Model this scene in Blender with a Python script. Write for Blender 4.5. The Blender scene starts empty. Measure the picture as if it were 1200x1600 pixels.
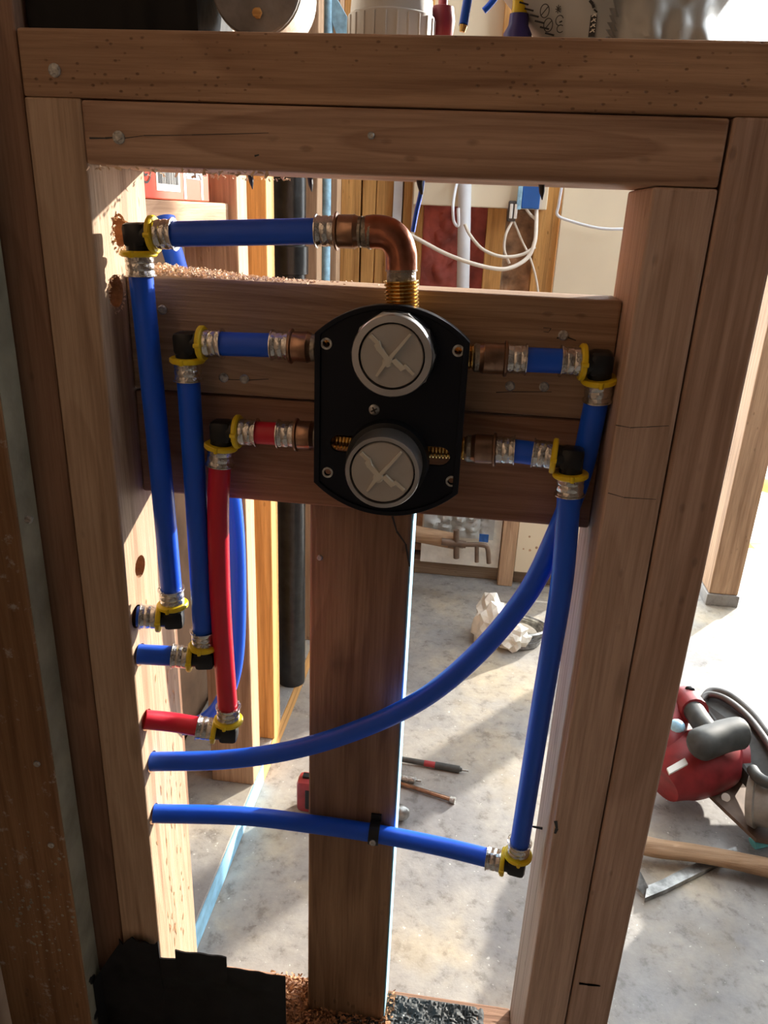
import bpy, bmesh, math, random
from mathutils import Vector, Matrix, noise
random.seed(7)
PI = math.pi
C = bpy.context.scene.collection
S = bpy.context.scene

# ---------------------------------------------------------------- camera
cam_d = bpy.data.cameras.new('camera'); cam = bpy.data.objects.new('camera', cam_d); C.objects.link(cam)
S.camera = cam
YAW, PITCH, ROLL = 0.113335, 0.374116, 0.042869
fw = Vector((-math.sin(YAW)*math.cos(PITCH), math.cos(YAW)*math.cos(PITCH), -math.sin(PITCH)))
rt = Vector((math.cos(YAW), math.sin(YAW), 0)); up = rt.cross(fw)
rt2 = math.cos(ROLL)*rt + math.sin(ROLL)*up; up2 = -math.sin(ROLL)*rt + math.cos(ROLL)*up
M = Matrix((( rt2.x, up2.x, -fw.x, 0.261814), (rt2.y, up2.y, -fw.y, -0.513074), (rt2.z, up2.z, -fw.z, 0.850813), (0,0,0,1)))
cam.matrix_world = M
cam_d.sensor_fit = 'VERTICAL'; cam_d.sensor_height = 32.0
cam_d.lens = 1192.43/1600*32.0
cam_d.clip_start = 0.02; cam_d.clip_end = 200

# ---------------------------------------------------------------- world, sun, exposure
S.view_settings.view_transform = 'Standard'; S.view_settings.look = 'None'
S.view_settings.gamma = 1.0; S.view_settings.use_curve_mapping = False
S.view_settings.exposure = 0.0
W = bpy.data.worlds.new('sky'); S.world = W; W.use_nodes = True
bgn = W.node_tree.nodes['Background']; bgn.inputs[0].default_value = (0.88, 0.95, 1.0, 1); bgn.inputs[1].default_value = 7.0
sun_d = bpy.data.lights.new('sun', 'SUN'); sun = bpy.data.objects.new('sun', sun_d); C.objects.link(sun)
sun_d.energy = 12.0; sun_d.angle = math.radians(1.2); sun_d.color = (1.0, 0.93, 0.82)
sdir = Vector((0.64, 0.77, 0.31)).normalized()
sun.rotation_euler = sdir.to_track_quat('Z', 'Y').to_euler(); sun.location = (3, 4, 3)

# ---------------------------------------------------------------- materials
def newmat(name):
    m = bpy.data.materials.new(name); m.use_nodes = True
    nt = m.node_tree; b = nt.nodes['Principled BSDF']
    return m, nt, b
def N(nt, t, **kw):
    n = nt.nodes.new(t)
    for k, v in kw.items():
        if k.startswith('i_'):
            key = k[2:]; key = int(key) if key.isdigit() else key.replace('_', ' ')
            n.inputs[key].default_value = v
        else: setattr(n, k, v)
    return n
def ramp(nt, src, stops):
    r = nt.nodes.new('ShaderNodeValToRGB'); e = r.color_ramp.elements
    while len(e) < len(stops): e.new(0.5)
    for el, (p, c) in zip(e, stops): el.position = p; el.color = (*c, 1) if len(c) == 3 else c
    nt.links.new(src, r.inputs[0]); return r.outputs[0]
def mix(nt, fac, a, b, mode='MIX'):
    m = nt.nodes.new('ShaderNodeMix'); m.data_type = 'RGBA'; m.blend_type = mode
    for s, v in ((0, fac), (6, a), (7, b)):
        if hasattr(v, 'is_output'): nt.links.new(v, m.inputs[s])
        else: m.inputs[s].default_value = v if s == 0 else (*v, 1)
    return m.outputs[2]
def plain(name, col, rough=0.5, metal=0.0, bump=0.0, bscale=200, var=0.12, vscale=30, spec=0.5, **kw):
    m, nt, b = newmat(name)
    tc = N(nt, 'ShaderNodeTexCoord')
    n = N(nt, 'ShaderNodeTexNoise', i_Scale=vscale, i_Detail=4.0); nt.links.new(tc.outputs['Object'], n.inputs['Vector'])
    dark = tuple(c*(1-var) for c in col); lite = tuple(min(1, c*(1+var)) for c in col)
    c = ramp(nt, n.outputs[0], [(0.3, dark), (0.7, lite)])
    nt.links.new(c, b.inputs['Base Color'])
    b.inputs['Roughness'].default_value = rough; b.inputs['Metallic'].default_value = metal
    b.inputs['Specular IOR Level'].default_value = spec
    if bump:
        n2 = N(nt, 'ShaderNodeTexNoise', i_Scale=bscale, i_Detail=3.0); nt.links.new(tc.outputs['Object'], n2.inputs['Vector'])
        bp = N(nt, 'ShaderNodeBump', i_Strength=bump, i_Distance=0.002); nt.links.new(n2.outputs[0], bp.inputs['Height'])
        nt.links.new(bp.outputs[0], b.inputs['Normal'])
    for k, v in kw.items(): b.inputs[k.replace('_', ' ')].default_value = v
    return m
def wood(name, axis, lite=(0.60, 0.385, 0.24), dark=(0.40, 0.225, 0.13), ring=0.008, pits=0.0, stain=0.35, knots=0.3, mark=0.0, rough=0.7, oval=None, dents=(90, 45)):
    m, nt, b = newmat(name)
    L = nt.links.new
    tc = N(nt, 'ShaderNodeTexCoord'); oi = N(nt, 'ShaderNodeObjectInfo')
    off = N(nt, 'ShaderNodeVectorMath', operation='SCALE'); off.inputs[0].default_value = (1.7, 2.3, 3.1); L(oi.outputs['Random'], off.inputs['Scale'])
    co = N(nt, 'ShaderNodeVectorMath', operation='ADD'); L(tc.outputs['Object'], co.inputs[0]); L(off.outputs[0], co.inputs[1])
    i = 'xyz'.index(axis)
    def stretched(src, across, along):
        s = [across]*3; s[i] = along
        v = N(nt, 'ShaderNodeVectorMath', operation='MULTIPLY'); v.inputs[1].default_value = s; L(src, v.inputs[0]); return v.outputs[0]
    # growth rings round a wandering pith
    wn = N(nt, 'ShaderNodeTexNoise', i_Scale=1.0, i_Detail=2.0); L(stretched(co.outputs[0], 7, 2.2), wn.inputs['Vector'])
    ws = N(nt, 'ShaderNodeVectorMath', operation='SUBTRACT'); L(wn.outputs['Color'], ws.inputs[0]); ws.inputs[1].default_value = (0.5, 0.5, 0.5)
    wm = N(nt, 'ShaderNodeVectorMath', operation='SCALE', i_Scale=0.075); L(ws.outputs[0], wm.inputs[0])
    pith = N(nt, 'ShaderNodeVectorMath', operation='ADD'); L(stretched(tc.outputs['Object'], 1.0, 0.06), pith.inputs[0])
    L(wm.outputs[0], pith.inputs[1])
    wa0 = N(nt, 'ShaderNodeVectorMath', operation='ADD'); L(co.outputs[0], wa0.inputs[0]); wb0 = N(nt, 'ShaderNodeVectorMath', operation='SCALE', i_Scale=0.02); L(ws.outputs[0], wb0.inputs[0]); L(wb0.outputs[0], wa0.inputs[1])
    cen = N(nt, 'ShaderNodeVectorMath', operation='SUBTRACT'); L(pith.outputs[0], cen.inputs[0])
    rs = N(nt, 'ShaderNodeVectorMath', operation='SCALE'); rs.inputs[0].default_value = (0.05, -0.06, 0.05); L(oi.outputs['Random'], rs.inputs['Scale']); L(rs.outputs[0], cen.inputs[1])
    ln = N(nt, 'ShaderNodeVectorMath', operation='LENGTH'); L(cen.outputs[0], ln.inputs[0])
    if oval:   # flat-sawn figure: nested ovals about one centre
        ov = N(nt, 'ShaderNodeVectorMath', operation='MULTIPLY_ADD'); ov.inputs[1].default_value = (oval[2], 0.0, 1.0); ov.inputs[2].default_value = (-oval[0]*oval[2], 0, -oval[1])
        wv = N(nt, 'ShaderNodeVectorMath', operation='SCALE', i_Scale=0.012); L(ws.outputs[0], wv.inputs[0]); wa = N(nt, 'ShaderNodeVectorMath', operation='ADD'); L(tc.outputs['Object'], wa.inputs[0]); L(wv.outputs[0], wa.inputs[1])
        L(wa.outputs[0], ov.inputs[0]); L(ov.outputs[0], ln.inputs[0])
    fr = N(nt, 'ShaderNodeMath', operation='MULTIPLY'); L(ln.outputs['Value'], fr.inputs[0]); fr.inputs[1].default_value = 1/ring
    mo = N(nt, 'ShaderNodeMath', operation='FRACT'); L(fr.outputs[0], mo.inputs[0])
    mid = tuple(0.55*a+0.45*d for a, d in zip(lite, dark))
    ringc = ramp(nt, mo.outputs[0], [(0.0, lite), (0.55, tuple(0.8*a+0.2*d for a, d in zip(lite, dark))), (0.88, mid), (0.97, lite)])
    # fibres
    fn = N(nt, 'ShaderNodeTexNoise', i_Scale=1.0, i_Detail=6.0, i_Roughness=0.65); L(stretched(co.outputs[0], 420, 14), fn.inputs['Vector'])
    c = mix(nt, 0.6, ringc, ramp(nt, fn.outputs[0], [(0.3, (0.56, 0.51, 0.46)), (0.6, (1, 1, 1))]), 'MULTIPLY')
    f2 = N(nt, 'ShaderNodeTexNoise', i_Scale=1.0, i_Detail=3.0, i_Roughness=0.5); L(stretched(wa0.outputs[0], 95, 2.6), f2.inputs['Vector'])
    c = mix(nt, 0.55, c, ramp(nt, f2.outputs[0], [(0.33, (0.50, 0.42, 0.36)), (0.47, (0.95, 0.94, 0.92)), (0.7, (1.06, 1.06, 1.06))]), 'MULTIPLY')
    # broad stains
    sn = N(nt, 'ShaderNodeTexNoise', i_Scale=1.0, i_Detail=3.0); L(stretched(co.outputs[0], 14, 4), sn.inputs['Vector'])
    c = mix(nt, stain, c, ramp(nt, sn.outputs[0], [(0.35, (0.55, 0.50, 0.47)), (0.62, (1.0, 1.0, 1.0))]), 'MULTIPLY')
    # knots and small dents
    kv = N(nt, 'ShaderNodeTexVoronoi', i_Scale=1.0); L(stretched(co.outputs[0], 16, 6), kv.inputs['Vector'])
    c = mix(nt, ramp(nt, kv.outputs['Distance'], [(0.06, (knots,)*3), (0.13, (0, 0, 0))]), c, tuple(d*0.35 for d in dark))
    hgt = fn.outputs[0]
    dv = N(nt, 'ShaderNodeTexVoronoi', i_Scale=1.0); L(stretched(co.outputs[0], *dents), dv.inputs['Vector'])
    sel = N(nt, 'ShaderNodeTexNoise', i_Scale=1.0, i_Detail=1.0); L(stretched(co.outputs[0], 22, 7), sel.inputs['Vector'])
    pm = N(nt, 'ShaderNodeMath', operation='MULTIPLY')
    L(ramp(nt, dv.outputs['Distance'], [(0.10, (1, 1, 1)), (0.22, (0, 0, 0))]), pm.inputs[0])
    L(ramp(nt, sel.outputs[0], [(0.56-pits*0.11, (0, 0, 0)), (0.62-pits*0.13, (1, 1, 1))]), pm.inputs[1])
    pk = N(nt, 'ShaderNodeMath', operation='MULTIPLY'); L(pm.outputs[0], pk.inputs[0]); pk.inputs[1].default_value = 0.35+0.35*pits
    c = mix(nt, pk.outputs[0], c, tuple(d*0.4 for d in dark))
    if mark:   # chalky overspray / scuffs
        an = N(nt, 'ShaderNodeTexNoise', i_Scale=60.0, i_Detail=5.0, i_Roughness=0.7); L(co.outputs[0], an.inputs['Vector'])
        c = mix(nt, ramp(nt, an.outputs[0], [(0.60, (0, 0, 0)), (0.68, (mark,)*3)]), c, (0.62, 0.60, 0.54))
    L(c, b.inputs['Base Color']); b.inputs['Roughness'].default_value = rough; b.inputs['Specular IOR Level'].default_value = 0.3
    hs = N(nt, 'ShaderNodeMath', operation='SUBTRACT'); L(hgt, hs.inputs[0]); L(pm.outputs[0], hs.inputs[1])
    bp = N(nt, 'ShaderNodeBump', i_Strength=0.55, i_Distance=0.0012); L(hs.outputs[0], bp.inputs['Height']); L(bp.outputs[0], b.inputs['Normal'])
    return m
def concrete(name, a, bcol, c3, rough=0.45):
    m, nt, b = newmat(name); L = nt.links.new
    tc = N(nt, 'ShaderNodeTexCoord')
    n1 = N(nt, 'ShaderNodeTexNoise', i_Scale=4.0, i_Detail=6.0, i_Roughness=0.6, i_Distortion=0.3); L(tc.outputs['Object'], n1.inputs['Vector'])
    n2 = N(nt, 'ShaderNodeTexNoise', i_Scale=38.0, i_Detail=8.0, i_Roughness=0.72, i_Distortion=0.15); L(tc.outputs['Object'], n2.inputs['Vector'])
    n3 = N(nt, 'ShaderNodeTexNoise', i_Scale=9.0, i_Detail=5.0); L(tc.outputs['Object'], n3.inputs['Vector'])
    c = ramp(nt, n1.outputs[0], [(0.36, a), (0.52, bcol), (0.68, c3)])
    c = mix(nt, 0.75, c, ramp(nt, n2.outputs[0], [(0.36, (0.50, 0.48, 0.46)), (0.46, (0.93, 0.93, 0.93)), (0.68, (1.22, 1.22, 1.21))]), 'MULTIPLY')
    c = mix(nt, ramp(nt, n3.outputs[0], [(0.56, (0, 0, 0)), (0.70, (0.55,)*3)]), c, tuple(v*0.72 for v in c3))
    v = N(nt, 'ShaderNodeTexNoise', i_Scale=150.0, i_Detail=2.0); L(tc.outputs['Object'], v.inputs['Vector'])
    c = mix(nt, ramp(nt, v.outputs[0], [(0.70, (0, 0, 0)), (0.74, (0.5,)*3)]), c, (0.80, 0.78, 0.72))
    L(c, b.inputs['Base Color'])
    L(ramp(nt, n3.outputs[0], [(0.35, (rough-0.1,)*3), (0.7, (rough+0.25,)*3)]), b.inputs['Roughness'])
    bp = N(nt, 'ShaderNodeBump', i_Strength=0.35, i_Distance=0.002); L(n2.outputs[0], bp.inputs['Height']); L(bp.outputs[0], b.inputs['Normal'])
    return m

MT = {}
for ax in 'xyz':
    MT['wood_'+ax] = wood('framing_wood_'+ax, ax)
MT['wood_top'] = wood('incised_wood', 'x', (0.50, 0.31, 0.19), (0.33, 0.18, 0.10), ring=0.014, pits=1.0, stain=0.5, knots=0.0, dents=(230, 150))
MT['wood_header'] = wood('header_wood', 'x', (0.58, 0.38, 0.26), (0.26, 0.13, 0.08), ring=0.0105, stain=0.3, knots=0.0, oval=(0.262, 0.018, 0.10))
MT['wood_red'] = wood('reddish_wood', 'x', (0.43, 0.245, 0.155), (0.27, 0.135, 0.08), ring=0.011, stain=0.55)
MT['wood_grey'] = wood('weathered_wood', 'x', (0.52, 0.36, 0.24), (0.32, 0.20, 0.13), ring=0.006, stain=0.6)
MT['wood_king'] = wood('outer_stud_wood', 'z', (0.58, 0.40, 0.31), (0.42, 0.265, 0.19), ring=0.02, stain=0.4, pits=0.4)
MT['wood_trim'] = wood('inner_stud_wood', 'z', (0.64, 0.46, 0.36), (0.47, 0.31, 0.225), ring=0.012, stain=0.3)
MT['wood_left'] = wood('left_stud_wood', 'z', (0.58, 0.41, 0.28), (0.42, 0.27, 0.17), ring=0.014, stain=0.2)
MT['wood_post'] = wood('post_wood', 'z', (0.40, 0.26, 0.16), (0.24, 0.14, 0.085), ring=0.012, stain=0.7)
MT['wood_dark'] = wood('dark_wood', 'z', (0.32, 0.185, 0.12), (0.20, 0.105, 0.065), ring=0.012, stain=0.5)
MT['wood_side'] = wood('spattered_wood', 'z', (0.37, 0.205, 0.10), (0.25, 0.125, 0.055), ring=0.03, stain=0.4, mark=0.5)
for ax in 'xyz':
    MT['wood_far_'+ax] = wood('far_wood_'+ax, ax, (0.80, 0.45, 0.16), (0.62, 0.31, 0.09), ring=0.015, stain=0.25)
MT['wood_brown'] = wood('brown_wood', 'z', (0.62, 0.42, 0.27), (0.45, 0.27, 0.16), ring=0.015, stain=0.25)
MT['wood_dusty'] = wood('dusty_wood', 'x', (0.36, 0.28, 0.20), (0.22, 0.16, 0.11), ring=0.012, stain=0.6)
MT['bore'] = plain('drilled_wood', (0.42, 0.22, 0.11), 0.9, bump=0.8, bscale=300, var=0.3, vscale=120)
MT['sawdust'] = plain('sawdust', (0.82, 0.60, 0.42), 0.9, var=0.25, vscale=150)
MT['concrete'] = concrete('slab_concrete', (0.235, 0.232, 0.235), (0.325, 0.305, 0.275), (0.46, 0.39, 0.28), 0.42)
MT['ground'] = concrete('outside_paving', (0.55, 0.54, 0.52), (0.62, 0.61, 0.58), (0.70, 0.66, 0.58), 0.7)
MT['mastic'] = concrete('speckled_mastic', (0.02, 0.022, 0.022), (0.06, 0.065, 0.065), (0.20, 0.21, 0.20), 0.7)
MT['blue'] = plain('blue_pex', (0.002, 0.095, 0.72), 0.42, var=0.06, vscale=20)
MT['red'] = plain('red_pex', (0.62, 0.012, 0.035), 0.38, var=0.06, vscale=20)
MT['steel'] = plain('crimp_steel', (0.62, 0.60, 0.57), 0.27, 1.0, bump=0.8, bscale=170, var=0.25, vscale=150)
MT['yellow'] = plain('yellow_plastic', (0.80, 0.58, 0.01), 0.4, var=0.05)
MT['black'] = plain('black_plastic', (0.008, 0.009, 0.011), 0.33, var=0.1, spec=0.35)
MT['plate'] = plain('plate_plastic', (0.004, 0.006, 0.012), 0.45, var=0.05, spec=0.2)
MT['liner'] = plain('black_liner', (0.006, 0.006, 0.007), 0.5, var=0.3, bump=0.5, bscale=40, spec=0.25)
MT['copper'] = plain('tarnished_copper', (0.36, 0.135, 0.08), 0.28, 0.9, bump=0.25, bscale=120, var=0.35, vscale=60)
MT['bronze'] = plain('dark_bronze', (0.30, 0.18, 0.12), 0.3, 0.9, bump=0.2, bscale=120, var=0.35, vscale=70)
MT['rustpipe'] = plain('dark_pipe', (0.16, 0.11, 0.08), 0.5, 0.4, var=0.3)
MT['brass'] = plain('brass', (0.68, 0.46, 0.16), 0.25, 1.0, var=0.2, vscale=80)
MT['solder'] = plain('solder', (0.27, 0.24, 0.20), 0.4, 0.8, bump=0.8, bscale=250, var=0.4, vscale=150)
MT['chrome'] = plain('dull_chrome', (0.42, 0.42, 0.42), 0.32, 0.85, var=0.15, vscale=40)
MT['cap'] = plain('grey_cap_plastic', (0.42, 0.40, 0.37), 0.6, var=0.06, bump=0.2, bscale=120)
MT['moulding'] = plain('pale_moulding_plastic', (0.62, 0.59, 0.50), 0.5, var=0.06)
MT['stripface'] = plain('lit_edge_and_drops', (0.29, 0.27, 0.20), 0.6, bump=1.0, bscale=50, var=0.25, vscale=30)  # light on the side board's edge painted as pale colour; drops share it
MT['galv'] = plain('galvanised_nail', (0.42, 0.42, 0.40), 0.4, 0.8, bump=0.6, bscale=500, var=0.4, vscale=300)
MT['abs'] = plain('abs_pipe', (0.012, 0.012, 0.012), 0.28, bump=0.3, bscale=60, var=0.8, vscale=60)
MT['whitepvc'] = plain('white_pvc', (0.74, 0.77, 0.82), 0.4, var=0.05)
MT['cable'] = plain('cream_cable', (0.75, 0.68, 0.58), 0.5, var=0.06)
MT['drywall'] = plain('cream_board', (0.80, 0.70, 0.52), 0.9, var=0.05, vscale=6)
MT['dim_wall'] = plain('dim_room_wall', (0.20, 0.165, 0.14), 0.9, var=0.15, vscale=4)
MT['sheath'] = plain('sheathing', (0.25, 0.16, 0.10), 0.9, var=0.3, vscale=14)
MT['ceilm'] = plain('ceiling_board', (0.26, 0.22, 0.19), 0.9, var=0.1, vscale=3)
MT['insul'] = plain('red_insulation_facing', (0.42, 0.10, 0.08), 0.7, bump=1.0, bscale=30, var=0.6, vscale=14)
MT['insul2'] = plain('brown_paper_debris', (0.36, 0.22, 0.13), 0.8, bump=1.0, bscale=40, var=0.8, vscale=22)
MT['bluebox'] = plain('blue_box_plastic', (0.02, 0.12, 0.42), 0.4, var=0.08)
MT['orange'] = plain('orange_carton', (0.60, 0.055, 0.01), 0.5, var=0.05)
MT['ink'] = plain('black_ink', (0.02, 0.02, 0.02), 0.5)
MT['label'] = plain('white_label', (0.80, 0.78, 0.72), 0.5, var=0.04)
MT['ltblue'] = plain('light_blue_print', (0.35, 0.62, 0.85), 0.5, var=0.3, vscale=90)
MT['chalk'] = plain('blue_chalked_edge', (0.30, 0.60, 0.82), 0.9, var=0.2, vscale=60)
MT['greybag'] = plain('grey_plastic_film', (0.44, 0.45, 0.43), 0.3, bump=0.6, bscale=25, var=0.12, vscale=12)
MT['blackbag'] = plain('black_plastic_film', (0.004, 0.004, 0.005), 0.45, bump=0.8, bscale=30, var=0.3, spec=0.12)
MT['whitebag'] = plain('white_plastic_film', (0.80, 0.78, 0.70), 0.4, bump=0.8, bscale=60, var=0.12, vscale=40)
MT['jar'] = plain('white_jar_plastic', (0.62, 0.62, 0.60), 0.5, bump=0.3, bscale=40, var=0.08, vscale=20)
MT['rollside'] = plain('grey_roll_side', (0.20, 0.18, 0.17), 0.6, bump=0.6, bscale=80, var=0.35, vscale=50)
MT['sawred'] = plain('dusty_red_plastic', (0.27, 0.025, 0.03), 0.5, var=0.3, vscale=40)
MT['rubber'] = plain('dusty_black_rubber', (0.050, 0.053, 0.050), 0.55, var=0.35, vscale=50)
MT['guard'] = plain('scuffed_guard_metal', (0.13, 0.125, 0.12), 0.45, 0.5, var=0.3, vscale=30)
MT['shoe'] = plain('dusty_shoe_metal', (0.17, 0.12, 0.09), 0.6, 0.3, var=0.3, vscale=40)
MT['alu'] = plain('cast_aluminium', (0.30, 0.28, 0.25), 0.5, 0.3, var=0.25, vscale=50)
MT['ironbar'] = plain('worn_steel_bar', (0.30, 0.30, 0.29), 0.4, 0.8, var=0.5, vscale=70)
MT['teal'] = plain('teal_plastic', (0.16, 0.62, 0.72), 0.45, var=0.2, vscale=50)
MT['purple'] = plain('purple_plastic', (0.05, 0.04, 0.22), 0.4, var=0.1)
MT['handle'] = wood('hickory_handle', 'x', (0.50, 0.34, 0.21), (0.34, 0.21, 0.12), ring=0.01, stain=0.5)
MT['orangewood'] = plain('orange_plank', (0.85, 0.42, 0.10), 0.7, var=0.15)

# ---------------------------------------------------------------- helpers
WL = {}
def bm_new(): return bmesh.new()
def link_mesh(name, bm, mat, parent=None, smooth=False, origin=None, mats=None):
    if parent is not None: o3 = WL[parent.name]
    elif origin is not None: o3 = Vector(origin)
    else:
        xs = [v.co for v in bm.verts]
        o3 = Vector(((min(v.x for v in xs)+max(v.x for v in xs))/2, (min(v.y for v in xs)+max(v.y for v in xs))/2, min(v.z for v in xs)))
    bmesh.ops.translate(bm, verts=bm.verts, vec=-o3)
    bmesh.ops.recalc_face_normals(bm, faces=bm.faces)
    me = bpy.data.meshes.new(name); bm.to_mesh(me); bm.free()
    for m in (mats or [mat]): me.materials.append(MT[m] if isinstance(m, str) else m)
    if smooth:
        me.polygons.foreach_set('use_smooth', [True]*len(me.polygons))
        try: me.set_sharp_from_angle(angle=math.radians(38))
        except Exception: pass
    o = bpy.data.objects.new(name, me); C.objects.link(o)
    if parent is not None: o.parent = parent
    else: o.location = o3
    WL[o.name] = o3
    return o
def tag(o, label=None, cat=None, group=None, kind=None):
    if label: o['label'] = label
    if cat: o['category'] = cat
    if group: o['group'] = group
    if kind: o['kind'] = kind
    return o
def thing(name, label, cat, loc, group=None):
    o = bpy.data.objects.new(name, None); C.objects.link(o); o.location = loc; o.empty_display_size = 0.02
    WL[o.name] = Vector(loc); return tag(o, label, cat, group)
def box(bm, lo, hi, bev=0.0, mi=0):
    lo = Vector(lo); hi = Vector(hi)
    r = bmesh.ops.create_cube(bm, size=1.0)
    vs = r['verts']
    bmesh.ops.scale(bm, verts=vs, vec=hi-lo); bmesh.ops.translate(bm, verts=vs, vec=(lo+hi)/2)
    fs = set(f for v in vs for f in v.link_faces)
    for f in fs: f.material_index = mi
    if bev:
        es = list(set(e for v in vs for e in v.link_edges))
        bmesh.ops.bevel(bm, geom=es, offset=bev, segments=2, affect='EDGES', profile=0.5)
def frame(d):
    d = Vector(d).normalized(); a = Vector((0, 0, 1)) if abs(d.z) < 0.9 else Vector((1, 0, 0))
    u = d.cross(a).normalized(); return d, u, d.cross(u)
def lathe(bm, p, d, prof, seg=24, capped=True, mi=0):
    """profile [(t, r)] along the axis d from p"""
    d, u, v = frame(d); p = Vector(p); rings = []
    for t, r in prof:
        rings.append([bm.verts.new(p+d*t+(u*math.cos(2*PI*k/seg)+v*math.sin(2*PI*k/seg))*r) for k in range(seg)])
    for a, b in zip(rings, rings[1:]):
        for k in range(seg):
            f = bm.faces.new((a[k], a[(k+1) % seg], b[(k+1) % seg], b[k])); f.material_index = mi
    if capped:
        for r in (rings[0][::-1], rings[-1]): f = bm.faces.new(r); f.material_index = mi
    else:
        a, b = rings[-1], rings[0]
        for k in range(seg):
            f = bm.faces.new((a[k], a[(k+1) % seg], b[(k+1) % seg], b[k])); f.material_index = mi
def cyl(bm, a, b, r, r2=None, seg=16, mi=0):
    a = Vector(a); b = Vector(b); L = (b-a).length
    lathe(bm, a, b-a, [(0, r), (L, r if r2 is None else r2)], seg, mi=mi)
def smooth_path(pts, n=10):
    pts = [Vector(p) for p in pts]
    if len(pts) < 3: return pts
    P = [2*pts[0]-pts[1]]+pts+[2*pts[-1]-pts[-2]]; out = []
    for i in range(1, len(P)-2):
        p0, p1, p2, p3 = P[i-1:i+3]
        for k in range(n):
            t = k/n
            out.append(0.5*((2*p1)+(p2-p0)*t+(2*p0-5*p1+4*p2-p3)*t*t+(3*p1-p0-3*p2+p3)*t**3))
    out.append(pts[-1]); return out
def tube(bm, pts, r, seg=20, n=10, mi=0, curve=True, flat=1.0):
    pts = smooth_path(pts, n) if curve else [Vector(p) for p in pts]
    rr = r if callable(r) else (lambda t: r)
    d = (pts[1]-pts[0]).normalized(); _, u, v = frame(d); rings = []
    for i, p in enumerate(pts):
        t = (pts[min(i+1, len(pts)-1)]-pts[max(i-1, 0)]).normalized()
        u = (u-t*u.dot(t)).normalized(); v = t.cross(u)
        R_ = rr(i/(len(pts)-1))
        rings.append([bm.verts.new(p+(u*math.cos(2*PI*k/seg)+v*flat*math.sin(2*PI*k/seg))*R_) for k in range(seg)])
    for a, b in zip(rings, rings[1:]):
        for k in range(seg):
            f = bm.faces.new((a[k], a[(k+1) % seg], b[(k+1) % seg], b[k])); f.material_index = mi
    for r_ in (rings[0][::-1], rings[-1]): f = bm.faces.new(r_); f.material_index = mi
def prism(bm, poly, off, mi=0):
    """closed polygon (3D points) extruded by the vector off"""
    a = [bm.verts.new(Vector(p)) for p in poly]; b = [bm.verts.new(Vector(p)+Vector(off)) for p in poly]
    fs = [bm.faces.new(a), bm.faces.new(b[::-1])]
    n = len(a)
    for k in range(n): fs.append(bm.faces.new((a[k], b[k], b[(k+1) % n], a[(k+1) % n])))
    for f in fs: f.material_index = mi
def flakes(bm, n, where, size, lift=0.0):
    for _ in range(n):
        p = Vector(where()); s = size*random.uniform(0.4, 1.3)
        rot = Matrix.Rotation(random.uniform(0, 6.3), 3, Vector((random.uniform(-1, 1), random.uniform(-1, 1), random.uniform(-1, 1))).normalized())
        q = [Vector((-s, -s*0.4, 0)), Vector((s, -s*0.35, s*0.25)), Vector((s*0.8, s*0.4, 0)), Vector((-s*0.9, s*0.45, s*0.3))]
        vs = [bm.verts.new(p+rot@x) for x in q]
        bm.faces.new(vs[:3]); bm.faces.new((vs[0], vs[2], vs[3]))
def cut(o, cutters, mat):
    """bores real holes: boolean with cylinders, applied to the mesh"""
    bm = bm_new(); L = WL[o.name]
    for a, b, r in cutters: cyl(bm, Vector(a)-L, Vector(b)-L, r, seg=20)
    bmesh.ops.recalc_face_normals(bm, faces=bm.faces)
    me = bpy.data.meshes.new('tool'); bm.to_mesh(me); bm.free(); me.materials.append(MT[mat])
    c = bpy.data.objects.new('tool', me); C.objects.link(c); c.location = o.location
    m = o.modifiers.new('b', 'BOOLEAN'); m.object = c; m.solver = 'EXACT'; m.operation = 'DIFFERENCE'
    try: m.material_mode = 'TRANSFER'
    except Exception: pass
    bpy.context.view_layer.update()
    dg = bpy.context.evaluated_depsgraph_get()
    new = bpy.data.meshes.new_from_object(o.evaluated_get(dg)); o.modifiers.clear(); old = o.data; o.data = new; new.name = old.name
    bpy.data.objects.remove(c); bpy.data.meshes.remove(me)
def lumber(name, label, lo, hi, mat, cat='lumber', bev=0.0018, group=None):
    bm = bm_new(); box(bm, lo, hi, bev)
    return tag(link_mesh(name, bm, mat, origin=lo, smooth=False), label, cat, group)
def nail(parent, p, d=(0, -1, 0), r=0.0040, name='nail_head', label=None):
    bm = bm_new(); lathe(bm, Vector(p)-Vector(d)*0.004, d, [(0, r*0.5), (0.0035, r*0.5), (0.0036, r), (0.0050, r), (0.0056, r*0.7), (0.0053, r*0.25)], 14)
    o = link_mesh(name, bm, 'galv', parent, smooth=True)
    if label: o['label'] = label
    return o

# ================================================================ THE SETTING
def struct(name, lo, hi, mat):
    bm = bm_new(); box(bm, lo, hi); return tag(link_mesh(name, bm, mat, origin=(0, 0, 0)), kind='structure')
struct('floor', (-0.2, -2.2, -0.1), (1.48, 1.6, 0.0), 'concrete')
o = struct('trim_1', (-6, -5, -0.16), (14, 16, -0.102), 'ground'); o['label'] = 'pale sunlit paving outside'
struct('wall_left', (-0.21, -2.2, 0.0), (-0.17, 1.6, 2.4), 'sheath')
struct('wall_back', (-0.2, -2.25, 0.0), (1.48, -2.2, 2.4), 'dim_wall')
bm = bm_new()
for lo, hi in (((-0.25, -2.3, 2.4), (1.52, 0.40, 2.5)), ((-0.25, 0.40, 2.4), (0.15, 1.15, 2.5)), ((1.25, 0.40, 2.4), (1.52, 1.15, 2.5)), ((-0.25, 1.15, 2.4), (1.52, 1.7, 2.5))): box(bm, lo, hi)
tag(link_mesh('ceiling', bm, 'ceilm', origin=(0, 0, 0)), kind='structure')  # unseen; hole toward the far end added to brighten the far wall
bm = bm_new(); WX = 1.43
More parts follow.
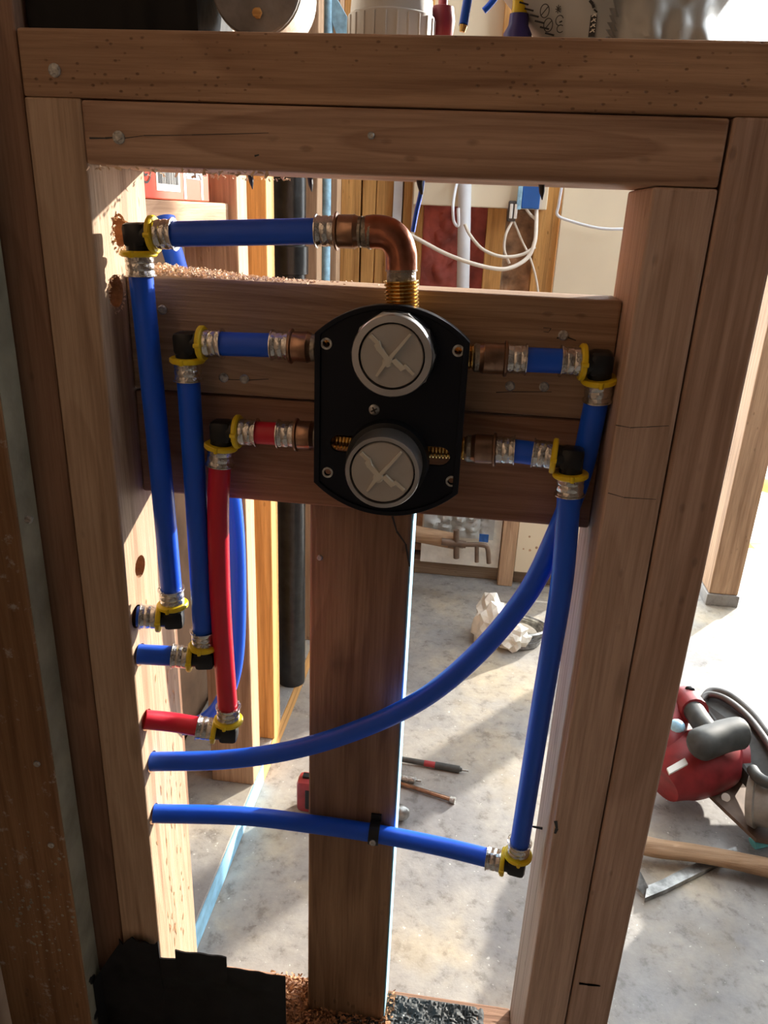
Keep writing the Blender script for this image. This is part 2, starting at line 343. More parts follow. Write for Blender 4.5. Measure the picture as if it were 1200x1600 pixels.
for lo, hi in (((WX, -2.25, 0), (WX+0.05, -0.16, 2.4)), ((WX, -0.16, 0), (WX+0.05, 1.1, 1.15)), ((WX, -0.16, 2.1), (WX+0.05, 1.1, 2.4)), ((WX, 1.1, 0), (WX+0.05, 1.30, 2.4))): box(bm, lo, hi)
tag(link_mesh('wall_right', bm, 'dim_wall', origin=(0, 0, 0)), kind='structure')  # unseen wall, length and distance set to keep sun off the near floor
bm = bm_new()
for lo, hi in (((WX-0.01, -0.19, 1.12), (WX+0.06, 1.13, 1.1495)), ((WX-0.01, -0.19, 2.1005), (WX+0.06, 1.13, 2.13)), ((WX-0.01, 0.54, 1.15), (WX+0.06, 0.57, 2.1))): box(bm, lo, hi)
tag(link_mesh('added_window_1', bm, 'wood_far_y', origin=(0, 0, 0)), kind='structure')  # unseen window and its wall opening, added to bring in more daylight
struct('wall_far', (-0.2, 1.36, 0.0), (0.57, 1.40, 2.4), 'sheath')

# ================================================================ THE FRAME IN FRONT
T = 0.91
top = lumber('top_plate', 'long horizontal top plate of the wall frame, rows of small dents in its face', (-0.038, 0, T), (0.62, 0.089, T+0.038), 'wood_top', 'lumber')
nail(top, (-0.0151, 0.0000, 0.9249), label='round nail head')
header = lumber('header_board', 'horizontal board right under the top plate with a pale oval grain figure', (0.0, 0.0, T-0.038), (0.3945, 0.089, T-0.0008), 'wood_header')
nail(header, (0.0235, 0.0000, 0.8882)); nail(header, (0.1856, 0.0000, 0.8940), r=0.0022)
left = lumber('wall_stud', 'left stud of the frame, drilled side face sunlit, pipes entering it', (-0.038, 0, 0.0), (0.0, 0.089, T), 'wood_left', 'stud', bev=0.0015)
holes = [(0.0000, 0.0398, 0.8311), (0.0000, 0.0258, 0.7903), (0.0000, 0.0272, 0.5710), (0.0000, 0.0138, 0.5316), (0.0000, 0.0146, 0.4942), (0.0000, 0.0157, 0.4269), (0.0000, 0.0185, 0.3795), (0.0000, 0.0132, 0.3238)]
cut(left, [((-0.06, h[1], h[2]), (0.01, h[1], h[2]), r) for h, r in zip(holes, (0.0115, 0.0115, 0.0095, 0.0098, 0.0098, 0.0098, 0.0098, 0.0098))], 'bore')
trimmer = lumber('wall_stud', 'inner stud of the right-hand pair, pale narrow inner side visible', (0.357, 0, 0.0), (0.395, 0.089, T-0.0385), 'wood_trim', 'stud')
king = lumber('wall_stud', 'outer stud of the right-hand pair, saw and hammer showing beyond it', (0.3962, 0, 0.0), (0.4335, 0.089, T), 'wood_king', 'stud')
bm = bm_new(); lathe(bm, (0.3565, 0.05, 0.33), (-1, 0, 0.1), [(0, 0.0012), (0.008, 0.001), (0.011, 0.0002)], 8)
link_mesh('nail_tip', bm, 'ink', trimmer)
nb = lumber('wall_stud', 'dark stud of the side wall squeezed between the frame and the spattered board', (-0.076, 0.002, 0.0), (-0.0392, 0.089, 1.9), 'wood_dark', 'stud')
sp = lumber('side_board', 'wide brown board at the left edge of the photo, spattered with pale drops', (-0.1555, -0.026, 0.0), (-0.0675, 0.0005, 1.9), 'wood_side', 'lumber')
bm = bm_new(); box(bm, (-0.0675, -0.0245, 0.0), (-0.0669, -0.0002, 1.9)); link_mesh('lit_board_edge', bm, 'stripface', sp)['label'] = 'greyish narrow edge with its light painted in'  # thin pale sheet, light falling on this edge put into its colour
for q in [(-0.0580, -0.0260, 0.6284), (-0.0818, -0.0260, 0.4017), (-0.0804, -0.0260, 0.3120)]: nail(sp, q, r=0.003)
sill = lumber('bottom_plate', 'bottom plate of the frame under shavings and speckled mastic', (-0.0, 0.0, 0.0), (0.357, 0.089, 0.038), 'wood_red')
# boards behind the valve
ZT, ZM, ZB = 0.8009, 0.7155, 0.6317
ub = lumber('backing_board', 'upper backing board between the studs, sawdust along its top edge', (0.0006, 0.0415, ZM+0.0012), (0.3564, 0.0795, ZT), 'wood_grey')
lb = lumber('backing_board', 'lower backing board directly behind the bottom half of the mixing valve', (0.0006, 0.0425, ZB), (0.3564, 0.0800, ZM-0.0006), 'wood_red')
for q in [(254,484),(350,590),(382,592),(880,524),(797,603),(850,604)]:
    pass
for q in [(0.0275, 0.0415, 0.7771), (0.0726, 0.0415, 0.7296), (0.0886, 0.0415, 0.7297), (0.3195, 0.0415, 0.7756), (0.2864, 0.0415, 0.7376), (0.3105, 0.0415, 0.7387)]: nail(ub, q, r=0.0036)
post = lumber('flat_stud', 'flat stained stud below the backing boards, crossed by two blue pipes', (0.1372, 0.0515, 0.0382), (0.2198, 0.089, ZB-0.0005), 'wood_post', 'stud')
bm = bm_new(); box(bm, (0.2199, 0.0525, 0.039), (0.2212, 0.088, ZB-0.001)); link_mesh('painted_edge', bm, 'chalk', post)['label'] = 'pale blue edge'
nail(post, (0.1458, 0.0515, 0.5826), r=0.0025)

# debris
bm = bm_new()
def w1():
    x = abs(random.gauss(0, 0.05)); return (0.012+x, random.uniform(0.043, 0.078), ZT+random.uniform(0, max(0.0005, 0.007-x*0.07)))
flakes(bm, 1800, w1, 0.0013)
tag(link_mesh('sawdust', bm, 'sawdust'), 'pale sawdust heaped on the left end of the upper backing board', 'sawdust', kind='stuff')
bm = bm_new()
def w2():
    x = random.uniform(0.09, 0.23); return (x, random.uniform(0.004, 0.086), 0.0385+random.uniform(0, 0.008))
flakes(bm, 2600, w2, 0.0026)
tag(link_mesh('wood_shavings', bm, 'bore'), 'brown wood shavings lying on the bottom plate under the flat stud', 'wood shavings', kind='stuff')
bm = bm_new()
nx, ny = 110, 56; g = []
for i in range(nx+1):
    row = []
    for j in range(ny+1):
        x = 0.165+0.165*i/nx; y = 0.0+0.085*j/ny
        e = min(i, nx-i, 8)/8*min(j, ny-j, 3)/3
        row.append(bm.verts.new((x, y, 0.0375+e*(0.0035+0.0035*noise.noise(Vector((x*120, y*120, 1)))+0.003*noise.noise(Vector((x*420, y*420, 4)))))))
    g.append(row)
for i in range(nx):
    for j in range(ny): bm.faces.new((g[i][j], g[i+1][j], g[i+1][j+1], g[i][j+1]))
tag(link_mesh('mastic_patch', bm, 'mastic', smooth=True), 'grey speckled mastic smeared on the bottom plate right of the flat stud', 'mastic')
bm = bm_new()
def w3():
    x = random.uniform(0.0, 0.12); return (x, random.choice((0.001, 0.088)), T-0.039-random.uniform(0, 0.002))
flakes(bm, 110, w3, 0.0017)
def w4():
    h = random.choice(holes[:2]); a = random.uniform(0, 6.28); return (0.001, h[1]+0.012*math.cos(a), h[2]+0.012*math.sin(a)-random.uniform(0, 0.004))
flakes(bm, 110, w4, 0.0014)
tag(link_mesh('splinters', bm, 'sawdust'), 'torn wood splinters around the upper drilled holes and header edge', 'splinters', kind='stuff')

# black liner folded up in front of the frame
def sheet(poly_fn, nx, nz): pass
bm = bm_new()
def top_z(x):
    if x < -0.038: return 0.10+0.075*min(1, (x+0.08)/0.042)
    if x < 0.002: return 0.180+0.003*math.sin(x*400)+0.003*math.sin(x*1130)
    if x < 0.018: return 0.163
    if x < 0.0695: return 0.176-0.02*(x-0.018)
    if x < 0.128: return 0.1625-0.01*(x-0.0695)
    return 0.0955
xs = []
x = -0.066
while x < 0.235: xs.append(x); x += 0.0045
for b_ in (-0.038, 0.002, 0.018, 0.0695, 0.128): xs += [b_-0.0002, b_+0.0002]
xs = sorted(xs); NZ = 24; g = []
for x in xs:
    col = []
    for j in range(NZ+1):
        z = top_z(x)*j/NZ
        y = -0.0045-0.004*(noise.noise(Vector((x*22, z*30, 3)))+0.5)-0.002*noise.noise(Vector((x*70, z*60, 8)))
        if x < -0.07: y = -0.0300-0.002*noise.noise(Vector((x*60, z*40, 2)))+0.0
        elif x < -0.064: y = -0.0300+(x+0.07)/0.006*0.022
        y = min(y, -0.0025)
        col.append((x, y, z))
    g.append(col)
front = [[bm.verts.new(c) for c in col] for col in g]
back = [[bm.verts.new((c[0], c[1]+0.0014, c[2])) for c in col] for col in g]
for G in (front, back):
    for i in range(len(xs)-1):
        for j in range(NZ): bm.faces.new((G[i][j], G[i+1][j], G[i+1][j+1], G[i][j+1]))
for i in range(len(xs)-1): bm.faces.new((front[i][NZ], front[i+1][NZ], back[i+1][NZ], back[i][NZ]))
for j in range(NZ): bm.faces.new((front[-1][j], front[-1][j+1], back[-1][j+1], back[-1][j]))
liner = tag(link_mesh('black_liner', bm, 'liner', smooth=True), 'black waterproof liner folded up against the foot of the frame', 'liner')
bm = bm_new(); box(bm, (0.0005, 0.0005, 0.0385), (0.105, 0.084, 0.0415), 0.001); link_mesh('liner_flap', bm, 'liner', liner)

bm = bm_new()
for k in range(26):
    y = random.uniform(-0.023, -0.001); z = 0.01+abs(random.gauss(0, 0.05)); rr_ = random.uniform(0.002, 0.006)
    lathe(bm, (-0.0675, y, z), (1, 0, 0), [(0, rr_), (0.0014, rr_*0.8), (0.0018, rr_*0.4)], 7)
link_mesh('tar_dabs', bm, 'liner', sp)['kind'] = 'stuff'
bm = bm_new()
for k in range(150):
    x = min(-0.070, max(-0.153, random.gauss(-0.105, 0.02))); z = random.gauss(0.22, 0.05); rr_ = abs(random.gauss(0.0008, 0.0006))+0.0003
    lathe(bm, (x, -0.0257, z), (0, -1, 0), [(0, rr_), (0.0006, rr_*0.7)], 6)
link_mesh('paint_drops', bm, 'stripface', sp)['kind'] = 'stuff'
# cracks, gouges and torn spots as real thin cuts and lips
def crack(parent, pts, w, name='crack'):
    bm = bm_new(); P_ = [Vector(p) for p in pts]
    for a, b in zip(P_, P_[1:]):
        d = (b-a); u = Vector((-d.z, 0, d.x)).normalized()*w/2; k = Vector((0, 0.0004, 0))
        vs = [a-u-k, b-u*0.6-k, b+u*0.6-k, a+u-k]; bm.faces.new([bm.verts.new(v) for v in vs])
    return link_mesh(name, bm, 'ink', parent)
crack(header, [(0.0037, 0.0000, 0.8873), (0.0144, 0.0000, 0.8876), (0.0201, 0.0000, 0.8881)], 0.0011); crack(header, [(0.0273, 0.0000, 0.8879), (0.0402, 0.0000, 0.8898), (0.0718, 0.0000, 0.8911), (0.1214, 0.0000, 0.8936)], 0.0005)
crack(header, [(0.1121, 0.0000, 0.8803), (0.1150, 0.0000, 0.8811)], 0.0012)
crack(ub, [(0.0686, 0.0415, 0.7284), (0.0900, 0.0415, 0.7288), (0.1074, 0.0415, 0.7309)], 0.0007); crack(ub, [(0.2768, 0.0415, 0.7323), (0.2882, 0.0415, 0.7335), (0.3163, 0.0415, 0.7354)], 0.0007)
crack(ub, [(0.3153, 0.0415, 0.7735), (0.3214, 0.0415, 0.7748), (0.3287, 0.0415, 0.7726)], 0.0010)
crack(ub, [(0.3053, 0.0415, 0.7800), (0.3106, 0.0415, 0.7799), (0.3092, 0.0415, 0.7772), (0.3056, 0.0415, 0.7774)], 0.0005, 'pencil_mark')
crack(trimmer, [(0.3568, 0.0000, 0.7245), (0.3666, 0.0000, 0.7235), (0.3768, 0.0000, 0.7247), (0.3909, 0.0000, 0.7266)], 0.0006); crack(trimmer, [(0.3587, 0.0000, 0.6764), (0.3699, 0.0000, 0.6740), (0.3913, 0.0000, 0.6745)], 0.0006)
crack(post, [(0.2044, 0.0515, 0.6250), (0.2086, 0.0515, 0.6121), (0.2164, 0.0515, 0.6016), (0.2205, 0.0515, 0.5819)], 0.0018, 'split')
for q in ((908,1537,26,0.004), (913,1533,10,0.004)): crack(king, [(0.4010, 0.0000, 0.2037), (0.4085, 0.0000, 0.2037), (0.4198, 0.0000, 0.2044)], 0.003, 'ink_mark')
crack(trimmer, [(0.3578, 0.0000, 0.3864), (0.3598, 0.0000, 0.3785), (0.3589, 0.0000, 0.3728)], 0.003, 'ink_mark')
bm = bm_new()
for k in range(60):
    y = random.uniform(0.012, 0.080); z = random.choice((random.uniform(0.12, 0.62), random.uniform(0.12, 0.42))); h = random.uniform(0.002, 0.008); w = random.uniform(0.0006, 0.0016)
    if any(abs(z-q[2]) < 0.016 and abs(y-q[1]) < 0.016 for q in holes): continue
    vs = [(0.0003, y-w, z), (0.0003, y+random.uniform(-w, w), z-h), (0.0003, y+w, z), (0.0003, y+random.uniform(-w, w), z+h)]
    bm.faces.new([bm.verts.new(v) for v in vs])
link_mesh('gouges', bm, 'bore', left)['kind'] = 'stuff'
# ================================================================ VALVE
V = thing('mixing_valve', 'shower mixing valve on a black plate with two round grey caps', 'valve', (0.203, 0.0412, 0.645))
pc = (0.2030, 0.7190)
def arc_outline(R, hw, n=26):
    a0 = math.acos(hw/R); out = []
    for k in range(n+1): a = a0+(PI-2*a0)*k/n; out.append((R*math.cos(a), R*math.sin(a)))
    for k in range(n+1): a = PI+a0+(PI-2*a0)*k/n; out.append((R*math.cos(a), R*math.sin(a)))
    return out
def flat_with_holes(loops, y, depth, bevel=0.0006):
    cu = bpy.data.curves.new('c', 'CURVE'); cu.dimensions = '2D'; cu.fill_mode = 'BOTH'; cu.extrude = depth/2; cu.bevel_depth = bevel; cu.bevel_resolution = 1
    for lp in loops:
        s = cu.splines.new('POLY'); s.points.add(len(lp)-1); s.use_cyclic_u = True
        for i, p in enumerate(lp): s.points[i].co = (p[0], p[1], 0, 1)
    o = bpy.data.objects.new('c', cu); C.objects.link(o); bpy.context.view_layer.update()
    me = bpy.data.meshes.new_from_object(o.evaluated_get(bpy.context.evaluated_depsgraph_get())); bpy.data.objects.remove(o)
    bm = bm_new(); bm.from_mesh(me); bpy.data.meshes.remove(me)
    for v in bm.verts: v.co = Vector((v.co.x+pc[0], y-v.co.z, v.co.y+pc[1]))
    return bm
def slot(x0, x1, z, r):
    out = []
    for k in range(9): a = -PI/2+PI*k/8; out.append((x1-r+r*math.cos(a), z+r*math.sin(a)))
    for k in range(9): a = PI/2+PI*k/8; out.append((x0+r+r*math.cos(a), z+r*math.sin(a)))
    return out
def disc(x, z, r, n=14): return [(x+r*math.cos(2*PI*k/n), z+r*math.sin(2*PI*k/n)) for k in range(n)]
scr = [(0.1583, 0.0050, 0.7657), (0.2482, 0.0050, 0.7664), (0.1604, 0.0050, 0.6733), (0.2502, 0.0050, 0.6740)]
outer = arc_outline(0.0745, 0.0520)
loops = [outer] + [disc(q[0]-pc[0], q[2]-pc[1], 0.0030) for q in scr]
loops += [slot(-0.0415, -0.018, -0.0235, 0.0068), slot(0.022, 0.0455, -0.0275, 0.0075)]
link_mesh('mounting_plate', flat_with_holes(loops, 0.007, 0.0022), 'plate', V, smooth=True)
link_mesh('plate_rim', flat_with_holes([outer, arc_outline(0.0722, 0.0490)], 0.0080, 0.0085), 'plate', V, smooth=True)
for q in scr:
    bm = bm_new(); lathe(bm, (q[0], 0.0062, q[2]), (0, -1, 0), [(0, 0.0026), (0.0018, 0.0026), (0.0018, 0.0040), (0.0, 0.0040)], 20, capped=False)
    link_mesh('eyelet', bm, 'galv', V, smooth=True)
bm = bm_new(); q = (0.1930, 0.0050, 0.7222)
lathe(bm, (q[0], 0.0052, q[2]), (0, -1, 0), [(0, 0.0040), (0.0012, 0.0038), (0.0020, 0.0022), (0.0021, 0.0001)], 18)
for a in (0.5, 0.5+PI/2):
    v = Vector((math.cos(a), 0, math.sin(a)))*0.0024; w = Vector((-math.sin(a), 0, math.cos(a)))*0.0005; c0 = Vector((q[0], 0.0032, q[2]))
    prism(bm, [c0-v-w, c0+v-w, c0+v+w, c0-v+w], (0, -0.0003, 0), mi=1)
link_mesh('plate_screw', bm, 'galv', V, smooth=True, mats=['chrome', 'ink'])
# brass body behind the plate
bm = bm_new(); box(bm, (0.180, 0.0090, 0.668), (0.228, 0.0410, 0.775), 0.004); link_mesh('valve_body', bm, 'brass', V)
def dial(c, front, rout, rin, body_r, octag, nm):
    x, z = c
    bm = bm_new()
    sg = 12 if octag else 40
    lathe(bm, (x, 0.006, z), (0, -1, 0), [(0, body_r), (0.010, body_r*0.97), (0.0105, rout*0.93)], 36)
    cb = link_mesh('valve_collar', bm, 'black', V, smooth=True)
    bm = bm_new()
    D = 0.006-front
    lathe(bm, (x, 0.0, z), (0, -1, 0), [(0, rin*1.02), (0, rout), (-front-0.0015, rout), (-front, rout*0.975), (-front, rin+0.0012), (-front-0.0035, rin+0.0008)], 44, capped=False)
    cp = link_mesh(nm, bm, 'chrome', V, smooth=True)
    if octag:
        bm2 = bm_new(); lathe(bm2, (x, 0.001, z), (0, -1, 0), [(0, rout), (0, rout*1.045), (-front*0.55, rout*1.045), (-front*0.55, rout)], 10, capped=False)
        link_mesh('wrench_flats', bm2, 'chrome', V)
    bm = bm_new()
    lathe(bm, (x, front+0.006, z), (0, -1, 0), [(0, rin), (0.0045, rin), (0.0052, rin-0.0006)], 40)
    dd = link_mesh('cap_disc', bm, 'cap', cp, smooth=True)
    # raised moulding: one long spear crossed by a stepped bar
    bm = bm_new(); y0 = front+0.0010; s = rin/0.0205; h = -0.0026
    def bar(pts, hh=h): prism(bm, [(x+a*s, y0, z+b*s) for a, b in pts], (0, hh, 0))
    k = Vector((-0.0030, 0, -0.0020))
    bar([(-0.0042, -0.0028), (-0.0022, -0.0046), (0.0125, 0.0150), (0.0112, 0.0158)], h*1.3)
    bar([(-0.0040, -0.0020), (-0.0100, -0.0128), (-0.0086, -0.0132), (-0.0018, -0.0036)])
    bar([(-0.0150, 0.0118), (-0.0134, 0.0136), (-0.0084, 0.0092), (-0.0098, 0.0072)])
    bar([(-0.0112, 0.0072), (-0.0080, 0.0100), (-0.0066, 0.0056), (-0.0094, 0.0036)], h*1.6)
    bar([(-0.0094, 0.0040), (-0.0066, 0.0058), (0.0010, -0.0022), (-0.0012, -0.0048)], h*1.4)
    bar([(0.0, -0.0024), (0.0026, -0.0006), (0.0096, -0.0066), (0.0066, -0.0086)], h*1.4)
    bar([(0.0078, -0.0054), (0.0092, -0.0040), (0.0156, -0.0098), (0.0144, -0.0112)])
    lathe(bm, (x-0.0024*s, y0, z-0.0034*s), (0, -1, 0), [(0, 0.0034*s), (0.0018, 0.0034*s), (0.0022, 0.0024*s)], 18)
    link_mesh('cap_moulding', bm, 'moulding', cp)
u0 = (0.2057, -0.0140, 0.7631); u1 = (0.2039, -0.0260, 0.6865)
dial((u0[0], u0[2]), -0.015, 0.0270, 0.0208, 0.0285, True, 'upper_cap')
dial((u1[0], u1[2]), -0.026, 0.0258, 0.0213, 0.0300, False, 'lower_cap')
def threads(bm, p, d, L, r, pitch=0.0024, seg=28, mi=0):
    prof = []; t = 0.0
    while t < L: prof += [(t, r*0.86), (t+pitch*0.35, r), (t+pitch*0.65, r)]; t += pitch
    prof.append((L, r*0.90)); lathe(bm, p, d, prof, seg, mi=mi)
bm = bm_new(); a = Vector((0.2072, 0.0220, 0.7916)); b = Vector((0.2059, 0.0220, 0.8075)); threads(bm, a-(b-a)*0.4, b-a, (b-a).length*1.4, 0.0118)
link_mesh('threaded_inlet', bm, 'brass', V)
# side ports with threads
for p0, p1 in (((0.1779, 0.0220, 0.7607), (0.1467, 0.0220, 0.7597)), ((0.2187, 0.0220, 0.7583), (0.2613, 0.0220, 0.7601)), ((0.1854, 0.0220, 0.6936), (0.1486, 0.0220, 0.6952)), ((0.2246, 0.0220, 0.6932), (0.2609, 0.0220, 0.6941))):
    bm = bm_new(); p0 = Vector(p0); p1 = Vector(p1); threads(bm, p0, p1-p0, (p1-p0).length, 0.0086)
    link_mesh('threaded_port', bm, 'brass', V)

# ================================================================ FITTINGS
def sleeve_prof(s, L=0.0130): return [(s, 0.0088), (s, 0.0098), (s+L*0.25, 0.0099), (s+L*0.32, 0.0094), (s+L*0.42, 0.0099), (s+L*0.62, 0.0099), (s+L*0.70, 0.0094), (s+L*0.8, 0.0099), (s+L-0.0012, 0.0100), (s+L-0.0008, 0.0110), (s+L, 0.0110), (s+L, 0.0088)]
def elbow(c, ta, tb, label):
    c = Vector(c); A = (Vector(ta)-c).normalized(); B = (Vector(tb)-c).normalized()
    E = thing('elbow_fitting', label, 'pipe fitting', c)
    bm = bm_new()
    box(bm, (-0.0082,)*3, (0.0082,)*3, 0.0036)
    X = A; Z = X.cross(B).normalized(); Yv = Z.cross(X)
    R_ = Matrix((X, Yv, Z)).transposed()
    for v in bm.verts: v.co = c+R_@v.co
    cyl(bm, c, c+A*0.0115, 0.0082, seg=20); cyl(bm, c, c+B*0.0115, 0.0082, seg=20)
    link_mesh('elbow_body', bm, 'black', E, smooth=True)
    for d in (A, B):
        bm = bm_new(); lathe(bm, c, d, [(0.0102, 0.0083), (0.0102, 0.0118), (0.0110, 0.0127), (0.0132, 0.0127), (0.0142, 0.0118), (0.0142, 0.0083)], 28, capped=False)
        for s in (-1, 1):
            _, u, v = frame(d); q = c+d*0.0122+u*0.0124*s
            lathe(bm, q-d*0.0022, d, [(0, 0.0016), (0.0044, 0.0016)], 8)
        link_mesh('yellow_ring', bm, 'yellow', E, smooth=True)
        bm = bm_new(); lathe(bm, c, d, sleeve_prof(0.0143), 28, capped=False)
        link_mesh('crimp_sleeve', bm, 'steel', E, smooth=True)
    return c+A*0.016, c+B*0.016
def coupling(pipe_end, socket_end, label, group=None, solder=True):
    """from the pipe side to the valve side"""
    a = Vector(pipe_end); b = Vector(socket_end); d = (b-a).normalized(); L = (b-a).length
    E = thing('press_coupling', label, 'pipe fitting', a, group)
    bm = bm_new(); lathe(bm, a+d*0.0133, -d, sleeve_prof(0.0), 28, capped=False); link_mesh('crimp_sleeve', bm, 'steel', E, smooth=True)
    bm = bm_new(); lathe(bm, a, d, [(0.0133, 0.0088), (0.0133, 0.0116), (0.0140, 0.0124), (0.0152, 0.0124), (0.0158, 0.0112), (0.0158, 0.0088)], 28, capped=False); link_mesh('stop_ring', bm, 'bronze', E, smooth=True)
    bm = bm_new(); lathe(bm, a, d, [(0.0158, 0.0092), (0.0160, 0.0106), (L-0.004, 0.0108), (L-0.0035, 0.0112), (L-0.0028, 0.0106), (L, 0.0096), (L, 0.0085)], 28, capped=False); link_mesh('copper_socket', bm, 'bronze', E, smooth=True)
    if solder:
        bm = bm_new(); lathe(bm, a, d, [(L-0.0005, 0.0084), (L-0.0005, 0.0098), (L+0.0025, 0.0098), (L+0.0040, 0.0086)], 24, capped=False); link_mesh('solder_joint', bm, 'solder', E, smooth=True)
    return a+d*0.006
def pipe(pts, mat, label, n=12):
    bm = bm_new(); tube(bm, pts, 0.00845, seg=28, n=n)
    return tag(link_mesh(('blue' if mat == 'blue' else 'red')+'_pipe', bm, mat, smooth=True), label, 'pipe')
YP = 0.022
E1 = (0.0207, 0.0220, 0.8293); E1b = (0.0285, 0.0220, 0.5291); E2 = (0.0520, 0.0220, 0.7572); E2b = (0.0533, 0.0220, 0.4929); E3 = (0.0763, 0.0220, 0.6936); E3b = (0.0715, 0.0220, 0.4197)
K1 = (0.1466, 0.0220, 0.8372); K1e = (0.1766, 0.0220, 0.8380)
a1, b1 = elbow(E1, K1, E1b, 'black elbow with yellow rings at the upper left corner beside the top drilled hole')
c1, d1 = elbow(E1b, E1, (0.0000, 0.0138, 0.5316), 'highest of the three yellow-ringed elbows stacked low beside the left stud')
pipe([b1, (Vector(b1)+Vector(c1))/2+Vector((0.0008, 0, 0)), c1], 'blue', 'long blue riser nearest the left stud, from the upper left elbow down')
pipe([d1, (0.0000, 0.0138, 0.5316)], 'blue', 'very short blue stub entering the left stud at the highest filled hole')
e1_ = coupling(K1, K1e, 'brown coupling with dark flange joining the top blue pipe to the copper bend', solder=False)
pipe([a1, e1_], 'blue', 'horizontal blue pipe across the top opening')
K2 = (0.1151, 0.0220, 0.7596); K2e = (0.1453, 0.0220, 0.7596)
a2, b2 = elbow(E2, K2, E2b, 'black elbow with yellow rings at left of the valve, on a blue riser')
c2, d2 = elbow(E2b, E2, (0.0000, 0.0101, 0.4976), 'middle one of the three yellow-ringed elbows stacked low beside the left stud')
pipe([b2, (Vector(b2)+Vector(c2))/2+Vector((0.0005, 0, 0)), c2], 'blue', 'blue riser between the outer blue riser and the red one')
pipe([d2, (0.0000, 0.0101, 0.4976)], 'blue', 'short straight blue stub entering the left stud above the red stub')
pipe([a2, coupling(K2, K2e, 'coupling with dark flange at the upper left port of the valve')], 'blue', 'short blue piece between elbow and valve at upper left')
K3 = (0.1190, 0.0220, 0.6944); K3e = (0.1481, 0.0220, 0.6951)
a3, b3 = elbow(E3, K3, (0.0715, 0.0220, 0.6489), 'black elbow with yellow rings at the top of the red riser')
c3, d3 = elbow(E3b, (0.0729, 0.0220, 0.4749), (0.0000, 0.0110, 0.4310), 'lowest of the three yellow-ringed elbows stacked by the left stud, on red pipes')
pipe([b3, (0.0706, 0.0220, 0.6276), (0.0693, 0.0220, 0.5426), c3], 'red', 'long red riser left of the valve')
pipe([d3, (0.0223, 0.0210, 0.4233), (0.0000, 0.0110, 0.4310)], 'red', 'short red stub entering the left stud')
pipe([a3, coupling(K3, K3e, 'coupling with dark flange at the lower left port of the valve')], 'red', 'short dark red piece between elbow and valve')
# right side
R1 = (0.3450, 0.0260, 0.7607); KR1 = (0.2951, 0.0230, 0.7603); KR1e = (0.2622, 0.0220, 0.7597)
R2 = (0.3331, 0.0155, 0.6946); KR2 = (0.2937, 0.0200, 0.6958); KR2e = (0.2622, 0.0220, 0.6942)
RB = (0.3346, 0.0260, 0.3073)
ar, br = elbow(R1, KR1, (0.3490, 0.0320, 0.7222), 'black elbow with yellow rings high on the right beside the inner stud')
pipe([ar, coupling(KR1, KR1e, 'coupling with dark flange at the upper right port of the valve')], 'blue', 'short blue piece right of the valve, upper of two')
ar2, br2 = elbow(R2, KR2, (0.3369, 0.0145, 0.6344), 'black elbow with yellow rings just below and left of the high right one')
pipe([ar2, coupling(KR2, KR2e, 'coupling with dark flange at the lower right port of the valve')], 'blue', 'very short blue piece right of the valve, lower of two')
pipe([br, (0.3464, 0.0331, 0.7194), (0.3427, 0.0331, 0.6757), (0.3316, 0.0331, 0.6260), (0.3149, 0.0331, 0.5750), (0.2811, 0.0331, 0.5172), (0.2392, 0.0330, 0.4682), (0.1852, 0.0340, 0.4284), (0.1259, 0.0300, 0.4011), (0.0651, 0.0250, 0.3858), (0.0000, 0.0160, 0.3815)], 'blue', 'long blue pipe sweeping in a curve from upper right to the left stud')
cb, db = elbow(RB, (0.3347, 0.0255, 0.3602), (0.2842, 0.0340, 0.3057), 'black elbow with yellow rings low on the right, in front of the open floor')
pipe([br2, (0.3381, 0.0150, 0.6030), (0.3377, 0.0180, 0.5403), (0.3364, 0.0210, 0.4654), cb], 'blue', 'nearly straight blue pipe dropping down along the right-hand stud')
pipe([db, (0.2663, 0.0385, 0.3044), (0.2025, 0.0430, 0.3056), (0.1447, 0.0400, 0.3099), (0.0795, 0.0300, 0.3187), (0.0000, 0.0120, 0.3256)], 'blue', 'lowest blue pipe, clamped to the flat stud and ending at the left stud')
# copper bend
a = Vector((0.1766, 0.0220, 0.8380)); 
CB = thing('copper_bend', 'brown copper bend above the valve inlet', 'pipe fitting', (0.2059, 0.0220, 0.8092))
bm = bm_new(); tube(bm, [(0.1817, 0.0220, 0.8379), (0.1886, 0.0220, 0.8385), (0.1959, 0.0220, 0.8373), (0.2017, 0.0220, 0.8327), (0.2046, 0.0220, 0.8260), (0.2053, 0.0220, 0.8199), (0.2056, 0.0220, 0.8142)], 0.0107, seg=28); link_mesh('bend', bm, 'copper', CB, smooth=True)
bm = bm_new(); a = Vector((0.1757, 0.0220, 0.8380)); d = Vector((0.1826, 0.0220, 0.8379))-a; L = d.length
lathe(bm, a, d, [(0, 0.0098), (L*0.3, 0.0100), (L*0.35, 0.0092), (L*0.5, 0.0100), (L*0.95, 0.0100), (L, 0.0107), (L+0.002, 0.0109)], 24); link_mesh('solder_neck', bm, 'solder', CB, smooth=True)
bm = bm_new(); a = Vector((0.2056, 0.0220, 0.8154)); d = Vector((0.2060, 0.0220, 0.8071))-a; L = d.length
lathe(bm, a, d, [(0, 0.0109), (0.001, 0.0109), (0.0012, 0.0099), (L, 0.0100)], 24); link_mesh('solder_neck', bm, 'solder', CB, smooth=True)
